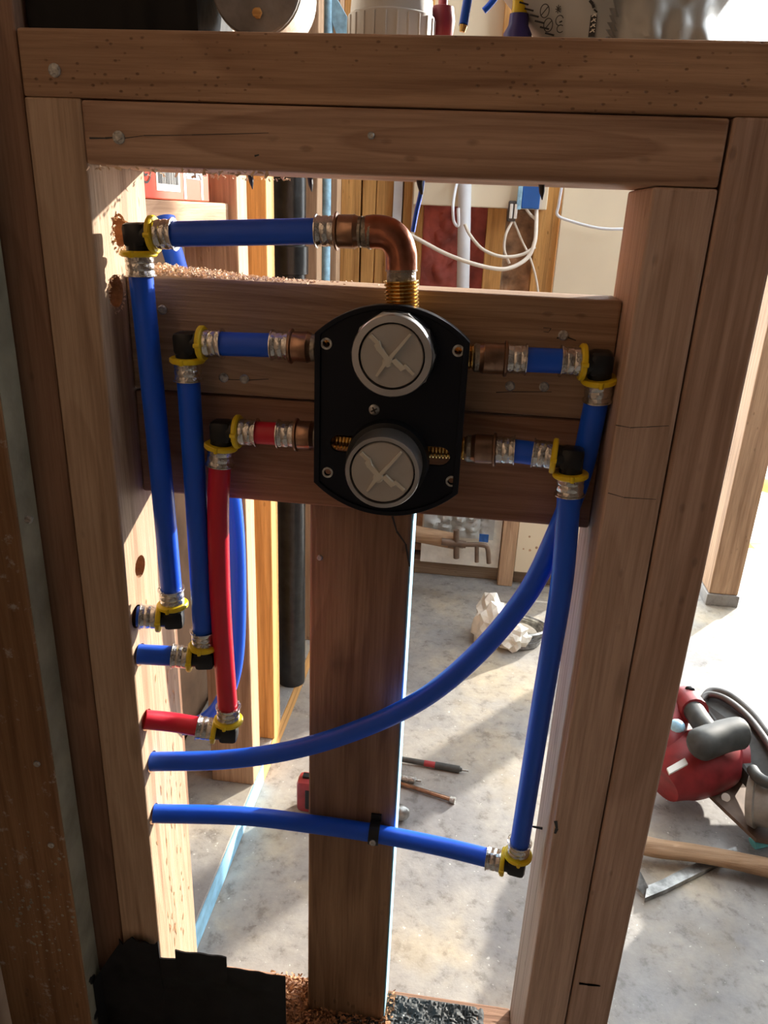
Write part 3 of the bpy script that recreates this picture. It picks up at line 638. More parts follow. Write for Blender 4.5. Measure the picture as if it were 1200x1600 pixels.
# clamp on the flat stud
PCc = Vector((0.2025, 0.0430, 0.3056)); 
CL = thing('pipe_clamp', 'black pipe clamp holding the lowest blue pipe to the flat stud', 'clamp', PCc)
pd = (Vector((0.2663, 0.0385, 0.3044))-PCc); pd.y = 0; pd.normalize(); pu = Vector((-pd.z, 0, pd.x))
bm = bm_new(); prof = []
for k in range(13):
    a = PI*k/12; prof.append((math.cos(a)*0.0105, -math.sin(a)*0.0105))
pts_o = [(0.0165, 0.0082), (0.0165, 0.006), (0.0108, 0.005)]+prof+[(-0.0108, 0.005), (-0.0165, 0.006), (-0.0165, 0.0082)]
pts_i = [(s*0.85 if abs(s) <= 0.0106 else s, t*0.85 if t < 0.004 else 0.0083) for s, t in pts_o]
A_ = [[bm.verts.new(PCc+pu*s+Vector((0, 1, 0))*t+pd*w) for s, t in pts_o] for w in (-0.0048, 0.0048)]
B_ = [[bm.verts.new(PCc+pu*s+Vector((0, 1, 0))*t+pd*w) for s, t in pts_i] for w in (-0.0048, 0.0048)]
for k in range(len(pts_o)-1):
    bm.faces.new((A_[0][k], A_[0][k+1], A_[1][k+1], A_[1][k])); bm.faces.new((A_[0][k], A_[0][k+1], B_[0][k+1], B_[0][k])); bm.faces.new((A_[1][k], A_[1][k+1], B_[1][k+1], B_[1][k]))
link_mesh('clamp_strap', bm, 'black', CL)
nail(CL, PCc+Vector((0, -0.0107, 0))-pu*0.001, r=0.0030)

# ================================================================ BEHIND THE FRAME, LEFT WALL
bp_ = lumber('floor_plate', 'long bottom plate of the left wall with a blue chalked edge', (-0.16, 0.10, 0.0), (-0.0205, 1.24, 0.038), 'concrete')
bm = bm_new(); box(bm, (-0.0205, 0.101, 0.001), (-0.0190, 0.43, 0.0375)); link_mesh('chalked_edge', bm, 'chalk', bp_)
bm = bm_new(); box(bm, (-0.0205, 0.43, 0.001), (-0.0190, 1.239, 0.0375)); link_mesh('bare_edge', bm, 'wood_far_y', bp_)
lumber('side_stud', 'nearest stud of the left wall behind the risers, wide brown face', (-0.085, 0.38, 0.038), (-0.0200, 0.418, 1.6), 'wood_brown', 'stud')
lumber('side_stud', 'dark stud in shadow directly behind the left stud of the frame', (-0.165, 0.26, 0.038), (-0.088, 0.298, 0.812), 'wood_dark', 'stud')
lumber('side_stud', 'narrow orange stud of the left wall just left of the black drain pipe', (-0.105, 0.490, 0.038), (-0.0172, 0.528, 1.6), 'wood_far_z', 'stud')
lumber('side_stud', 'brown stud of the left wall just right of the black drain pipe', (-0.105, 0.805, 0.038), (-0.0190, 0.843, 1.6), 'wood_brown', 'stud')
lumber('side_stud', 'last stud of the left wall, right of the thin blue pipe', (-0.105, 0.98, 0.038), (-0.0190, 1.018, 1.6), 'wood_brown', 'stud')
bm = bm_new(); prof = [(0, 0.026), (0.35, 0.026), (0.35, 0.026), (1.25, 0.026)]
lathe(bm, (-0.030, 0.66, 0.0385), (0, 0, 1), [(0, 0.0245), (0.72, 0.0245), (0.721, 0.028), (0.76, 0.028), (0.761, 0.0245), (1.5, 0.0245)], 24)
tag(link_mesh('drain_pipe', bm, 'abs', smooth=True), 'black drain pipe standing between two studs of the left wall', 'pipe')
bm = bm_new(); cyl(bm, (-0.024, 0.905, 0.0385), (-0.024, 0.905, 1.6), 0.0075, seg=14)
tag(link_mesh('thin_blue_pipe', bm, 'ltblue', smooth=True), 'thin light blue pipe standing right of the black drain pipe', 'pipe')
bm = bm_new(); tube(bm, [(-0.0108, 0.1500, 0.8391), (-0.0056, 0.1450, 0.8190), (0.0028, 0.1400, 0.7937), (0.0222, 0.1350, 0.7136), (0.0408, 0.1300, 0.6337), (0.0478, 0.1300, 0.5710), (0.0477, 0.1300, 0.4894), (0.0420, 0.1300, 0.4153), (0.0241, 0.1350, 0.3628), (-0.0023, 0.1400, 0.3311), (-0.0390, 0.1400, 0.3177)], 0.0085, seg=20)
tag(link_mesh('blue_pipe', bm, 'blue', smooth=True), 'blue pipe bowing down behind the frame, mostly hidden by the red riser', 'pipe')
lumber('blocking_board', 'pale board of the left wall with the orange carton on it', (-0.125, 0.12, 0.815), (-0.0300, 0.379, 0.853), 'wood_y', 'lumber')
CT = thing('orange_carton', 'orange carton with a barcode, seen under the header', 'carton', (-0.09, 0.25, 0.8535))
bm = bm_new(); box(bm, (-0.14, 0.125, 0.8535), (-0.040, 0.345, 0.955), 0.001); link_mesh('carton_body', bm, 'orange', CT)
X_ = -0.0398
def sticker(nm, y0, y1, z0, z1, mat, x=None): 
    bm = bm_new(); x = X_ if x is None else x; box(bm, (x-0.0004, y0, z0), (x+0.0003, y1, z1)); return link_mesh(nm, bm, mat, CT)
sticker('barcode_label', 0.205, 0.262, 0.861, 0.893, 'label')
bm = bm_new(); y = 0.209
while y < 0.258:
    w = random.choice((0.0008, 0.0014, 0.0022)); box(bm, (X_, y, 0.867), (X_+0.0006, y+w, 0.891)); y += w+random.choice((0.0009, 0.0014))
link_mesh('barcode', bm, 'ink', CT)
sticker('dark_panel', 0.126, 0.158, 0.870, 0.950, 'ink')
sticker('blue_panel', 0.280, 0.318, 0.874, 0.950, 'ltblue'); sticker('white_stripe', 0.272, 0.278, 0.855, 0.950, 'label'); sticker('white_stripe', 0.320, 0.326, 0.855, 0.950, 'label')
bm = bm_new(); d_, u_, v_ = Vector((1, 0, 0)), Vector((0, 1, 0)), Vector((0, 0, 1)); cc = Vector((X_+0.0003, 0.182, 0.878))
def ringflat(bm, c, r0, r1, u, v, a0=0, a1=2*PI, n=28, mi=0, off=None):
    off = off or Vector((0.0003, 0, 0))
    P0 = [(bm.verts.new(c+off+(u*math.cos(a)+v*math.sin(a))*r0), bm.verts.new(c+off+(u*math.cos(a)+v*math.sin(a))*r1)) for a in [a0+(a1-a0)*k/n for k in range(n+1)]]
    for p, q in zip(P0, P0[1:]): bm.faces.new((p[0], p[1], q[1], q[0])).material_index = mi
ringflat(bm, cc, 0.0105, 0.0120, u_, v_); ringflat(bm, cc, 0.0045, 0.0062, u_, v_, 0.8, 2*PI-0.8)
link_mesh('copyright_mark', bm, 'ink', CT)

# ================================================================ FAR WALL
FY = 1.24
lumber('far_plate', 'dusty bottom plate at the foot of the far wall', (-0.02, FY, 0.0), (0.572, FY+0.089, 0.038), 'wood_dusty')
def fstud(x0, x1, label, y=FY, z1=1.7, mat='wood_far_z'): return lumber('far_stud', label, (x0, y, 0.038), (x1, y+0.089, z1), mat, 'stud')
fstud(-0.105, -0.062, 'pale edge of the corner stud where far wall meets left wall', y=1.21, mat='wood_brown')
fstud(-0.0600, -0.0175, 'orange far stud left of the copper bend, beside a dark joint')
fstud(-0.0135, 0.0150, 'slim orange far stud behind the copper bend')
fstud(0.0165, 0.0530, 'orange far stud right above the solder joint of the copper bend', y=FY+0.003)
fstud(0.0750, 0.0960, 'slim orange far stud between white pipe and pale strip')
fstud(0.0990, 0.1180, 'slim orange far stud beside the red insulation')
fstud(0.2560, 0.2960, 'orange far stud between red insulation and blue box')
fstud(0.3600, 0.4080, 'orange far stud left of the cream wall panel')
for x0, x1, y, l, mt in ((0.0545, 0.0735, FY-0.012, 'white upright strip behind the copper bend', 'whitepvc'), (-0.0745, -0.0615, FY-0.05, 'pale upright strip left of the orange far studs', 'drywall')):
    bm = bm_new(); box(bm, (x0, y, 0.0385), (x1, y+0.01, 1.6), 0.001); tag(link_mesh('pale_strip', bm, mt), l, 'strip')
bm = bm_new(); box(bm, (0.096, FY-0.02, 0.0385), (0.1035, FY-0.003, 1.6), 0.001); tag(link_mesh('pink_strip', bm, 'cable'), 'thin pinkish strip left of the blue strap', 'strip')
bm = bm_new(); box(bm, (0.10, FY-0.045, 0.868), (0.375, FY-0.002, 1.02), 0.002); tag(link_mesh('far_beam', bm, 'drywall'), 'pale board across the far wall above the insulation', 'board')
# cream panels with thickness
bm = bm_new(); box(bm, (0.4085, FY-0.014, 0.0385), (0.572, FY-0.001, 1.75), 0.001); tag(link_mesh('wall_panel', bm, 'drywall'), 'large plain cream wall panel at the right of the far wall', 'wall panel')
bm = bm_new(); box(bm, (0.105, FY+0.03, 0.885), (0.572, FY+0.045, 1.75)); tag(link_mesh('wall_panel', bm, 'drywall'), 'beige wall seen above the top plate between jar and plastic bag', 'wall panel')
def crumple(nm, x0, x1, y, z0, z1, amp, mat, label, cat, fr=14, seed=0, n=(36, 44), thick=0.02):
    bm = bm_new(); g = []
    for i in range(n[0]+1):
        r_ = []
        for j in range(n[1]+1):
            x = x0+(x1-x0)*i/n[0]; z = z0+(z1-z0)*j/n[1]; e = min(1, min(i, n[0]-i)/4, min(j, n[1]-j)/4)
            h = (noise.turbulence(Vector((x*fr, z*fr, seed)), 4, True)-0.4)*amp*e
            r_.append(bm.verts.new((x, y-max(-amp, h), z)))
        g.append(r_)
    for i in range(n[0]):
        for j in range(n[1]): bm.faces.new((g[i][j], g[i+1][j], g[i+1][j+1], g[i][j+1]))
    box(bm, (x0, y+0.004, z0), (x1, y+thick, z1))
    return tag(link_mesh(nm, bm, mat, smooth=True), label, cat)
crumple('insulation_batt', 0.1185, 0.2555, FY+0.03, 0.70, 0.875, 0.03, 'insul', 'crumpled red insulation facing behind the white pipe', 'insulation', seed=2)
crumple('insulation_batt', 0.1185, 0.2555, FY+0.03, 0.05, 0.699, 0.035, 'insul2', 'brown paper faced insulation below the red facing', 'insulation', seed=5, n=(30, 70))
crumple('insulation_batt', 0.2965, 0.3595, FY+0.03, 0.60, 0.90, 0.03, 'insul2', 'brown and grey insulation behind the looping cables under the blue box', 'insulation', seed=9)
bm = bm_new(); cyl(bm, (0.2095, 1.16, 0.0005), (0.2095, 1.16, 1.6), 0.0125, seg=20)
bm.free(); bm = bm_new(); cyl(bm, (0.2187, 1.1900, 0.6801), (0.2025, 1.1900, 0.9554), 0.0135, seg=20)
tag(link_mesh('white_pipe', bm, 'whitepvc', smooth=True), 'white upright pipe in front of the red insulation', 'pipe')
BB = thing('outlet_box', 'blue electrical box with cables, at top right of the opening', 'electrical box', (0.3467, 1.2000, 0.8708))
bm = bm_new(); q0 = Vector((0.3234, 1.2000, 0.8687)); q1 = Vector((0.3594, 1.2000, 0.9184)); box(bm, (q0.x, 1.185, q0.z), (q1.x, 1.235, q1.z+0.03), 0.002); link_mesh('box_body', bm, 'bluebox', BB)
bm = bm_new(); box(bm, (q0.x-0.010, 1.180, q0.z-0.002), (q0.x-0.001, 1.235, q1.z+0.03), 0.001); link_mesh('box_flange', bm, 'ltblue', BB)
bm = bm_new(); q0 = Vector((0.2970, 1.1900, 0.8430)); q1 = Vector((0.3138, 1.1900, 0.8828)); box(bm, (q0.x, 1.185, q0.z), (q1.x, 1.22, q1.z), 0.003); SW = tag(link_mesh('junction_box', bm, 'guard'), 'small dark switch box hanging left of the blue box', 'electrical box')
for dx in (0.0035, 0.013):
    bm = bm_new(); box(bm, (q0.x+dx, 1.180, q0.z+0.006), (q0.x+dx+0.006, 1.186, q1.z-0.006), 0.001); link_mesh('terminal', bm, 'label', SW)
def cable(pts, r, label, mat='cable'):
    bm = bm_new(); tube(bm, pts, r, seg=10, n=8); tag(link_mesh('cable', bm, mat, smooth=True), label, 'cable')
cable([(0.0506, 1.1200, 0.8345), (0.1171, 1.1200, 0.8046), (0.1838, 1.1200, 0.7757), (0.2499, 1.1200, 0.7578), (0.3020, 1.1300, 0.7535), (0.3419, 1.1500, 0.7730), (0.3558, 1.1600, 0.8041), (0.3567, 1.1800, 0.8406), (0.3540, 1.2000, 0.8748)], 0.0042, 'longest cream cable, looping from behind the copper bend up to the blue box')
cable([(0.2116, 1.1600, 0.8348), (0.2251, 1.1600, 0.8132), (0.2535, 1.1600, 0.7872), (0.2939, 1.1600, 0.7753), (0.3329, 1.1700, 0.7804), (0.3591, 1.1800, 0.7962)], 0.0034, 'shorter cream cable hanging in a loop right of the white pipe')
cable([(0.3272, 1.1900, 0.8785), (0.3394, 1.1900, 0.8619), (0.3541, 1.2000, 0.8502)], 0.003, 'very short pinkish cable at the lower edge of the blue box')
cable([(0.3074, 1.1900, 0.8434), (0.2968, 1.1800, 0.8159), (0.2969, 1.1800, 0.7884), (0.3101, 1.1800, 0.7611)], 0.0028, 'thin cable dropping from the small switch box, left strand')
cable([(0.3116, 1.2000, 0.8436), (0.3311, 1.2000, 0.8081), (0.3554, 1.2000, 0.7673), (0.3747, 1.2000, 0.7138), (0.3933, 1.2000, 0.6211)], 0.0024, 'thin cable dropping from the small switch box, right strand')
cable([(0.4008, 1.2000, 0.9151), (0.3988, 1.2000, 0.8789), (0.4000, 1.2000, 0.8582), (0.4377, 1.2000, 0.8463), (0.4905, 1.2000, 0.8374), (0.5480, 1.2000, 0.8386)], 0.0030, 'white cable running across the cream wall panel', 'whitepvc')
cable([(0.197, 1.192, 0.93), (0.1889, 1.1700, 0.9065), (0.1882, 1.1000, 0.8695), (0.1916, 1.1000, 0.8404), (0.2010, 1.1000, 0.8325), (0.1987, 1.1000, 0.8641)], 0.0030, 'white cable loop hanging just left of the white pipe', 'whitepvc')
# strap hanging under the header
ST = thing('hanging_strap', 'blue strap hanging from a black hook under the header', 'strap', (0.2119, 0.0600, 0.8746))
bm = bm_new(); tube(bm, [(0.2137, 0.0600, 0.8746), (0.2129, 0.0600, 0.8648), (0.2105, 0.0600, 0.8523), (0.2085, 0.0600, 0.8387)], 0.0034, seg=12, flat=0.5); link_mesh('strap', bm, 'blue', ST, smooth=True)
bm = bm_new(); tube(bm, [(0.2119, 0.0550, 0.8752), (0.2122, 0.0550, 0.8695), (0.2139, 0.0550, 0.8631)], lambda t: 0.0030*(1-0.7*t), seg=10); link_mesh('hook', bm, 'ink', ST, smooth=True)
for q in ((0.0851, 0.0800, 0.8711), (0.2941, 0.0500, 0.8715), (0.1285, 0.0850, 0.8719)):
    bm = bm_new(); q = Vector(q); lathe(bm, (q.x, q.y, T-0.0375), (0.15, 0, -1), [(0, 0.0022), (0.005, 0.0018), (0.010, 0.0003)], 8); link_mesh('nail_tip', bm, 'ink', header)

# lower window of the far wall
lumber('far_post', 'short orange post standing in the lower opening of the far wall', (0.3560, FY-0.030, 0.0005), (0.3920, FY-0.002, 0.50), 'wood_brown', 'stud')
bm = bm_new(); box(bm, (0.16, FY-0.012, 0.0385), (0.3545, FY-0.001, 0.60), 0.001); tag(link_mesh('wall_panel', bm, 'whitebag'), 'white sheet behind the low bronze pipes', 'wall panel')
tube_bm = bm_new(); tube(tube_bm, [(0.1379, 1.1200, 0.1599), (0.2460, 1.1200, 0.1475)], 0.019, seg=18, curve=False); tag(link_mesh('cardboard_tube', tube_bm, 'handle', smooth=True), 'tan tube lying across at the far wall behind the flat stud edge', 'tube')
bm = bm_new()
tube(bm, [(0.2294, 1.1000, 0.1448), (0.2729, 1.1000, 0.1507), (0.3092, 1.1000, 0.1526), (0.3201, 1.1000, 0.1440), (0.3262, 1.1000, 0.1091)], 0.0055, seg=12, n=6)
tube(bm, [(0.2949, 1.1000, 0.1496), (0.2982, 1.1000, 0.1095)], 0.0050, seg=12, curve=False)
tube(bm, [(0.2455, 1.1000, 0.1846), (0.2483, 1.1000, 0.1467), (0.2507, 1.1000, 0.1146)], 0.0068, seg=12, curve=False)
tube(bm, [(0.2141, 1.1000, 0.1530), (0.2700, 1.1000, 0.1504)], 0.0085, seg=12, curve=False)
cyl(bm, (0.2483, 1.1000, 0.1467), (0.262, 1.2275, 0.09), 0.006, seg=10)
tag(link_mesh('bronze_manifold', bm, 'rustpipe', smooth=True), 'bronze pipe manifold with two legs low on the far wall', 'pipe fitting')
crumple('foil_sheet', 0.165, 0.335, 1.215, 0.118, 0.190, 0.022, 'greybag', 'crumpled silvery film above the bronze manifold', 'plastic film', fr=30, seed=12, n=(30, 14))
crumple('blue_printed_film', 0.300, 0.322, 1.162, 0.134, 0.152, 0.008, 'bluebox', 'scrap of film with blue print on the silvery film', 'plastic film', fr=60, seed=3, n=(10, 8), thick=0.006)
# pale spotted sheet right of the post
SS = thing('spotted_sheet', 'cream sheet with scattered dark spots right of the short post', 'sheet', (0.46, FY-0.02, 0.04))
bm = bm_new(); box(bm, (0.3935, FY-0.022, 0.0385), (0.56, FY-0.015, 0.30), 0.001); link_mesh('sheet', bm, 'drywall', SS)
bm = bm_new()
for k in range(26):
    x = random.uniform(0.40, 0.55); z = random.uniform(0.05, 0.28); r = random.uniform(0.0015, 0.004)
    lathe(bm, (x, FY-0.0225, z), (0.2, -1, 0.1), [(0, r), (0.0006, r*0.8)], 7)
link_mesh('spot', bm, 'insul2', SS)['kind'] = 'stuff'

# crumpled bag and coil on the far floor
def blob(bm, c, rad, amp, fr, seed, sub=4, zmin=None, ridged=True):
    r = bmesh.ops.create_icosphere(bm, subdivisions=sub, radius=1.0)
    for v in r['verts']:
        d = v.co.normalized(); n_ = noise.turbulence(d*fr+Vector((seed, 0, 0)), 4, True)
        s = 1+amp*(n_-0.5)
        v.co = Vector((c[0]+d.x*rad[0]*s, c[1]+d.y*rad[1]*s, c[2]+d.z*rad[2]*s))
        if zmin is not None and v.co.z < zmin: v.co.z = zmin
bg = Vector((0.3376, 0.9410, 0.0450))
bm = bm_new(); blob(bm, bg, (0.043, 0.040, 0.060), 0.75, 1.7, 4.2, zmin=0.001, sub=3)
blob(bm, bg+Vector((0.045, -0.02, -0.02)), (0.035, 0.03, 0.030), 0.7, 2.0, 8.0, zmin=0.001, sub=3)
tag(link_mesh('plastic_bag', bm, 'whitebag'), 'crumpled white plastic bag on the floor beyond the frame', 'bag')
bm = bm_new(); cc = Vector((0.3850, 0.9697, 0.0120))
for k in range(4):
    pts = [cc+Vector((math.cos(a)*(0.062+0.004*k), math.sin(a)*(0.060-0.003*k), -0.004+0.006*k+0.003*math.sin(2*a+k))) for a in [2*PI*j/16 for j in range(17)]]
    tube(bm, pts, 0.0055, seg=8, n=3)
tag(link_mesh('cable_coil', bm, 'ironbar', smooth=True), 'grey coil of cable lying under the crumpled white bag', 'cable')

# tools on the floor between flat stud and right stud
def rod(nm, pts, r, mat, label, cat, bands=()):
    E = thing(nm, label, cat, pts[0]); a = Vector(pts[0]); b = Vector(pts[1])
    bm = bm_new(); L = (b-a).length; lathe(bm, a, b-a, [(0, r*0.8), (0.002, r), (L*0.96, r), (L, r*0.6)], 14); link_mesh('shaft', bm, mat, E, smooth=True)
    for t0, t1, rr, m2, n2 in bands:
        bm = bm_new(); lathe(bm, a+(b-a)*t0, b-a, [(0, rr), (L*(t1-t0), rr)], 14); link_mesh(n2, bm, m2, E, smooth=True)
rod('steel_rod', ((0.1618, 0.5203, 0.0060), (0.2924, 0.5085, 0.0060)), 0.0045, 'rubber', 'black rod with a red band lying farthest from the frame on the floor', 'tool', ((0.52, 0.66, 0.0050, 'sawred', 'red_band'), (0.66, 0.97, 0.0058, 'rubber', 'grip'), (1.0, 1.08, 0.0018, 'galv', 'tip')))
rod('steel_rod', ((0.1686, 0.4677, 0.0050), (0.2830, 0.4369, 0.0050)), 0.0035, 'bronze', 'bare thin steel rod with a bright end lying on the floor', 'tool', ((0.94, 1.01, 0.0052, 'galv', 'end_knob'),))
rod('drill_bit', ((0.1678, 0.4740, 0.0060), (0.2199, 0.4711, 0.0060)), 0.0058, 'galv', 'short steel bit between the two rods on the floor', 'tool', ((1.0, 1.16, 0.0022, 'galv', 'tip'),))
bm = bm_new(); blob(bm, (0.2000, 0.3879, 0.0140), (0.018, 0.012, 0.013), 0.1, 1, 3, sub=3, zmin=0.0005); tag(link_mesh('grey_socket', bm, 'ironbar', smooth=True), 'blue-grey rounded tool end at the edge of the flat stud', 'tool')
TM = thing('tape_measure', 'red tape measure partly hidden by the flat stud', 'tape measure', (0.0612, 0.3777, 0.0000))
q = Vector((0.0639, 0.3744, 0.0010)); 
bm = bm_new(); box(bm, (q.x-0.018, q.y, 0.0008), (q.x+0.040, q.y+0.030, 0.058), 0.008); link_mesh('case', bm, 'sawred', TM, smooth=True)
bm = bm_new(); box(bm, (q.x-0.004, q.y-0.001, 0.010), (q.x+0.030, q.y+0.004, 0.046), 0.002); link_mesh('black_side', bm, 'black', TM)
bm = bm_new(); box(bm, (q.x-0.010, q.y+0.010, 0.058), (q.x+0.004, q.y+0.020, 0.062), 0.001); link_mesh('lock_button', bm, 'black', TM)

# ================================================================ RIGHT OF THE FRAME
SW_ = thing('circular_saw', 'red circular saw with a black grip lying on the sunlit floor', 'saw', (0.6958, 0.5456, 0.0000))
bm = bm_new(); tube(bm, [(0.5997, 0.4838, 0.0450), (0.6289, 0.5065, 0.0550), (0.6708, 0.5307, 0.0600), (0.7138, 0.5446, 0.0600), (0.7378, 0.5427, 0.0600)], lambda t: 0.030+0.022*math.sin(PI*min(1, t*1.15)), seg=24, n=8); link_mesh('motor_housing', bm, 'sawred', SW_, smooth=True)
bm = bm_new(); tube(bm, [(0.6162, 0.5177, 0.0750), (0.6245, 0.5674, 0.1000), (0.6446, 0.6098, 0.1200), (0.6518, 0.5618, 0.1300)], lambda t: 0.022, seg=16, n=6); link_mesh('handle_arch', bm, 'sawred', SW_, smooth=True)
bm = bm_new(); tube(bm, [(0.6490, 0.5751, 0.1300), (0.6528, 0.5221, 0.1350), (0.6599, 0.4983, 0.1350)], lambda t: 0.0165, seg=16, n=6); link_mesh('handle_neck', bm, 'rubber', SW_, smooth=True)
bm = bm_new(); tube(bm, [(0.6370, 0.4812, 0.1250), (0.6433, 0.4804, 0.1300), (0.6738, 0.5012, 0.1300), (0.7013, 0.5155, 0.1300), (0.7125, 0.5202, 0.1280)], lambda t: 0.0245*min(1, 0.72+t*2)*(1 if t < 0.85 else 1-(t-0.85)*3), seg=20, n=6); link_mesh('front_grip', bm, 'rubber', SW_, smooth=True)
# guard: thick curved shell
gp = [Vector(p) for p in ((0.6937, 0.6461, 0.0750), (0.7028, 0.6705, 0.0880), (0.7174, 0.6824, 0.0950), (0.7398, 0.6659, 0.1000), (0.7610, 0.6239, 0.1000), (0.7710, 0.5661, 0.1000), (0.7772, 0.5068, 0.0950), (0.7750, 0.4536, 0.0800), (0.7592, 0.4083, 0.0600))]
bm = bm_new(); tube(bm, gp, 0.0075, seg=12, n=6); tube(bm, [p+Vector((-0.012, -0.018, 0.004)) for p in gp], 0.0055, seg=10, n=6); tube(bm, [p+Vector((-0.005, -0.009, -0.006)) for p in gp], 0.0085, seg=10, n=6); link_mesh('guard_rim', bm, 'guard', SW_, smooth=True)
bm = bm_new(); sp_ = smooth_path(gp, 4); prism(bm, [p+Vector((-0.01, -0.014, -0.004)) for p in sp_]+[Vector((0.7356, 0.4649, 0.0700)), Vector((0.7220, 0.5125, 0.0700)), Vector((0.6963, 0.5638, 0.0750))], (0.004, 0.012, -0.03)); link_mesh('blade_guard', bm, 'rubber', SW_)
bm = bm_new(); prism(bm, [(0.6263, 0.4869, 0.0340), (0.6659, 0.4996, 0.0340), (0.6898, 0.4608, 0.0300), (0.7208, 0.4111, 0.0260), (0.8148, 0.4061, 0.0240), (0.8758, 0.5426, 0.0300), (0.7392, 0.5535, 0.0450)], (0, 0, -0.006)); link_mesh('shoe_plate', bm, 'shoe', SW_)
bm = bm_new(); cyl(bm, (0.6978, 0.4873, 0.0310), (0.6952, 0.4812, 0.0360), 0.0065, seg=14); link_mesh('shoe_bolt', bm, 'label', SW_, smooth=True)
bm = bm_new(); a = Vector((0.7133, 0.4523, 0.0620)); b = Vector((0.7628, 0.4280, 0.0750))
lathe(bm, a, b-a, [(0, 0.020), (0.002, 0.036), (0.012, 0.040), (0.014, 0.036), (0.05, 0.033), (0.06, 0.024)], 30); link_mesh('gear_cover', bm, 'alu', SW_, smooth=True)
bm = bm_new(); tube(bm, [(0.7154, 0.4648, 0.1050), (0.7150, 0.4435, 0.1100), (0.7224, 0.4316, 0.1120), (0.7395, 0.4343, 0.1100)], 0.0085, seg=12, n=5); link_mesh('lever', bm, 'rubber', SW_, smooth=True)
bm = bm_new(); blob(bm, (0.6505, 0.6018, 0.1450), (0.008, 0.006, 0.006), 0.1, 1, 3, sub=2); link_mesh('trigger_lock', bm, 'black', SW_, smooth=True)
bm = bm_new(); a, b, c_, d_2 = Vector((0.5884, 0.4464, 0.1050)), Vector((0.6192, 0.4712, 0.1080)), Vector((0.6228, 0.4637, 0.1040)), Vector((0.5912, 0.4391, 0.1010)); prism(bm, [a, b, c_, d_2], (0, 0, -0.003)); link_mesh('rating_label', bm, 'label', SW_)
bm = bm_new(); blob(bm, (0.6146, 0.5186, 0.1300), (0.012, 0.012, 0.010), 0.1, 1, 3, sub=2); link_mesh('lock_button', bm, 'ltblue', SW_, smooth=True)

HM = thing('wooden_handle', 'long wooden tool handle lying across the steel bar', 'tool', (0.6466, 0.3895, 0.0000))
bm = bm_new(); tube(bm, [(0.5161, 0.3864, 0.0220), (0.5678, 0.3733, 0.0220), (0.6208, 0.3728, 0.0220), (0.6722, 0.3687, 0.0220), (0.7260, 0.3617, 0.0220), (0.7953, 0.3545, 0.0220)], lambda t: 0.0165-0.003*math.sin(PI*t), seg=18, n=6, flat=0.8); link_mesh('shaft', bm, 'handle', HM, smooth=True)
bm = bm_new(); prism(bm, [(0.5446, 0.2937, 0.0090), (0.5511, 0.3149, 0.0090), (0.5745, 0.3297, 0.0090), (0.6021, 0.3500, 0.0090), (0.6416, 0.3762, 0.0090), (0.6955, 0.4106, 0.0090), (0.6953, 0.4008, 0.0090), (0.6450, 0.3617, 0.0090), (0.5993, 0.3294, 0.0090), (0.5752, 0.3125, 0.0090)], (0, 0, -0.008))
prism(bm, [(0.5423, 0.3252, 0.0220), (0.5521, 0.3120, 0.0100), (0.5489, 0.3006, 0.0010), (0.5377, 0.3074, 0.0100)], (-0.006, 0.002, 0)); PB = tag(link_mesh('pry_bar', bm, 'ironbar'), 'worn steel pry bar with a bent claw, under the wooden handle', 'tool')
bm = bm_new(); tube(bm, [(0.7212, 0.4189, 0.0100), (0.7398, 0.4250, 0.0120), (0.7721, 0.4406, 0.0120)], 0.010, seg=12, n=5, flat=0.6); tag(link_mesh('teal_grip', bm, 'teal', smooth=True), 'teal plastic grip at the right edge of the photo beside the handle', 'tool')

# upright post and lumber beyond
RP = lumber('door_post', 'upright post seen past the right stud, bright outdoors behind it', (0.8590, 1.215, 0.030), (0.9260, 1.30, 2.39), 'wood_brown', 'post')
lumber('sill_block', 'grey block under the upright post', (0.855, 1.21, 0.0), (0.93, 1.30, 0.0295), 'concrete', 'block')
bm = bm_new(); tube(bm, [(1.1806, 2.0000, 0.0841), (1.2200, 2.0000, 0.0696), (1.3673, 2.0000, 0.0397)], 0.024, seg=14, n=6); 
tag(link_mesh('orange_roll', bm, 'orangewood', smooth=True), 'orange roll outdoors beyond the upright post', 'roll')
bm = bm_new(); a = Vector((1.1447, 1.7471, -0.0400)); b = Vector((1.1969, 1.2407, -0.0400)); d = (b-a).normalized(); w = Vector((-d.y, d.x, 0))*0.02
prism(bm, [a-w, b-w, b+w, a+w], (0, 0, -0.061)); tag(link_mesh('outdoor_plank', bm, 'orangewood'), 'orange brown plank lying outdoors near the right edge of the photo', 'lumber')

# ================================================================ ON THE TOP PLATE
ZP = T+0.0385
bm = bm_new()
def hump(bm, x0, x1, y0, y1, h, prof, amp, fr, seed, nx=40, ny=18, z0=None):
    """closed plastic bag standing on the plate: height follows prof(s)"""
    z0 = ZP if z0 is None else z0
    rings = []
    for i in range(nx+1):
        s = i/nx; x = x0+(x1-x0)*s; hh = h*prof(s); row = []
        for j in range(ny+1):
            a = PI*j/ny; yy = (y0+y1)/2-(y1-y0)/2*math.copysign(abs(math.cos(a))**0.45, math.cos(a)); zz = z0+hh*abs(math.sin(a))**0.45
            n_ = amp*noise.turbulence(Vector((x*fr, yy*fr, zz*fr+seed)), 3, True)*(1 if 0 < j < ny else 0)
            row.append(bm.verts.new((x, yy-n_*math.cos(a)*-1*1.0 if False else yy-n_*0.6*math.copysign(1, math.cos(a)), zz-n_*0.5 if 0 < j < ny else z0)))
        rings.append(row)
    for i in range(nx):
        for j in range(ny): bm.faces.new((rings[i][j], rings[i+1][j], rings[i+1][j+1], rings[i][j+1]))
        bm.faces.new((rings[i][0], rings[i+1][0], rings[i+1][ny], rings[i][ny]))
    for r_ in (rings[0], rings[-1]): bm.faces.new(r_)
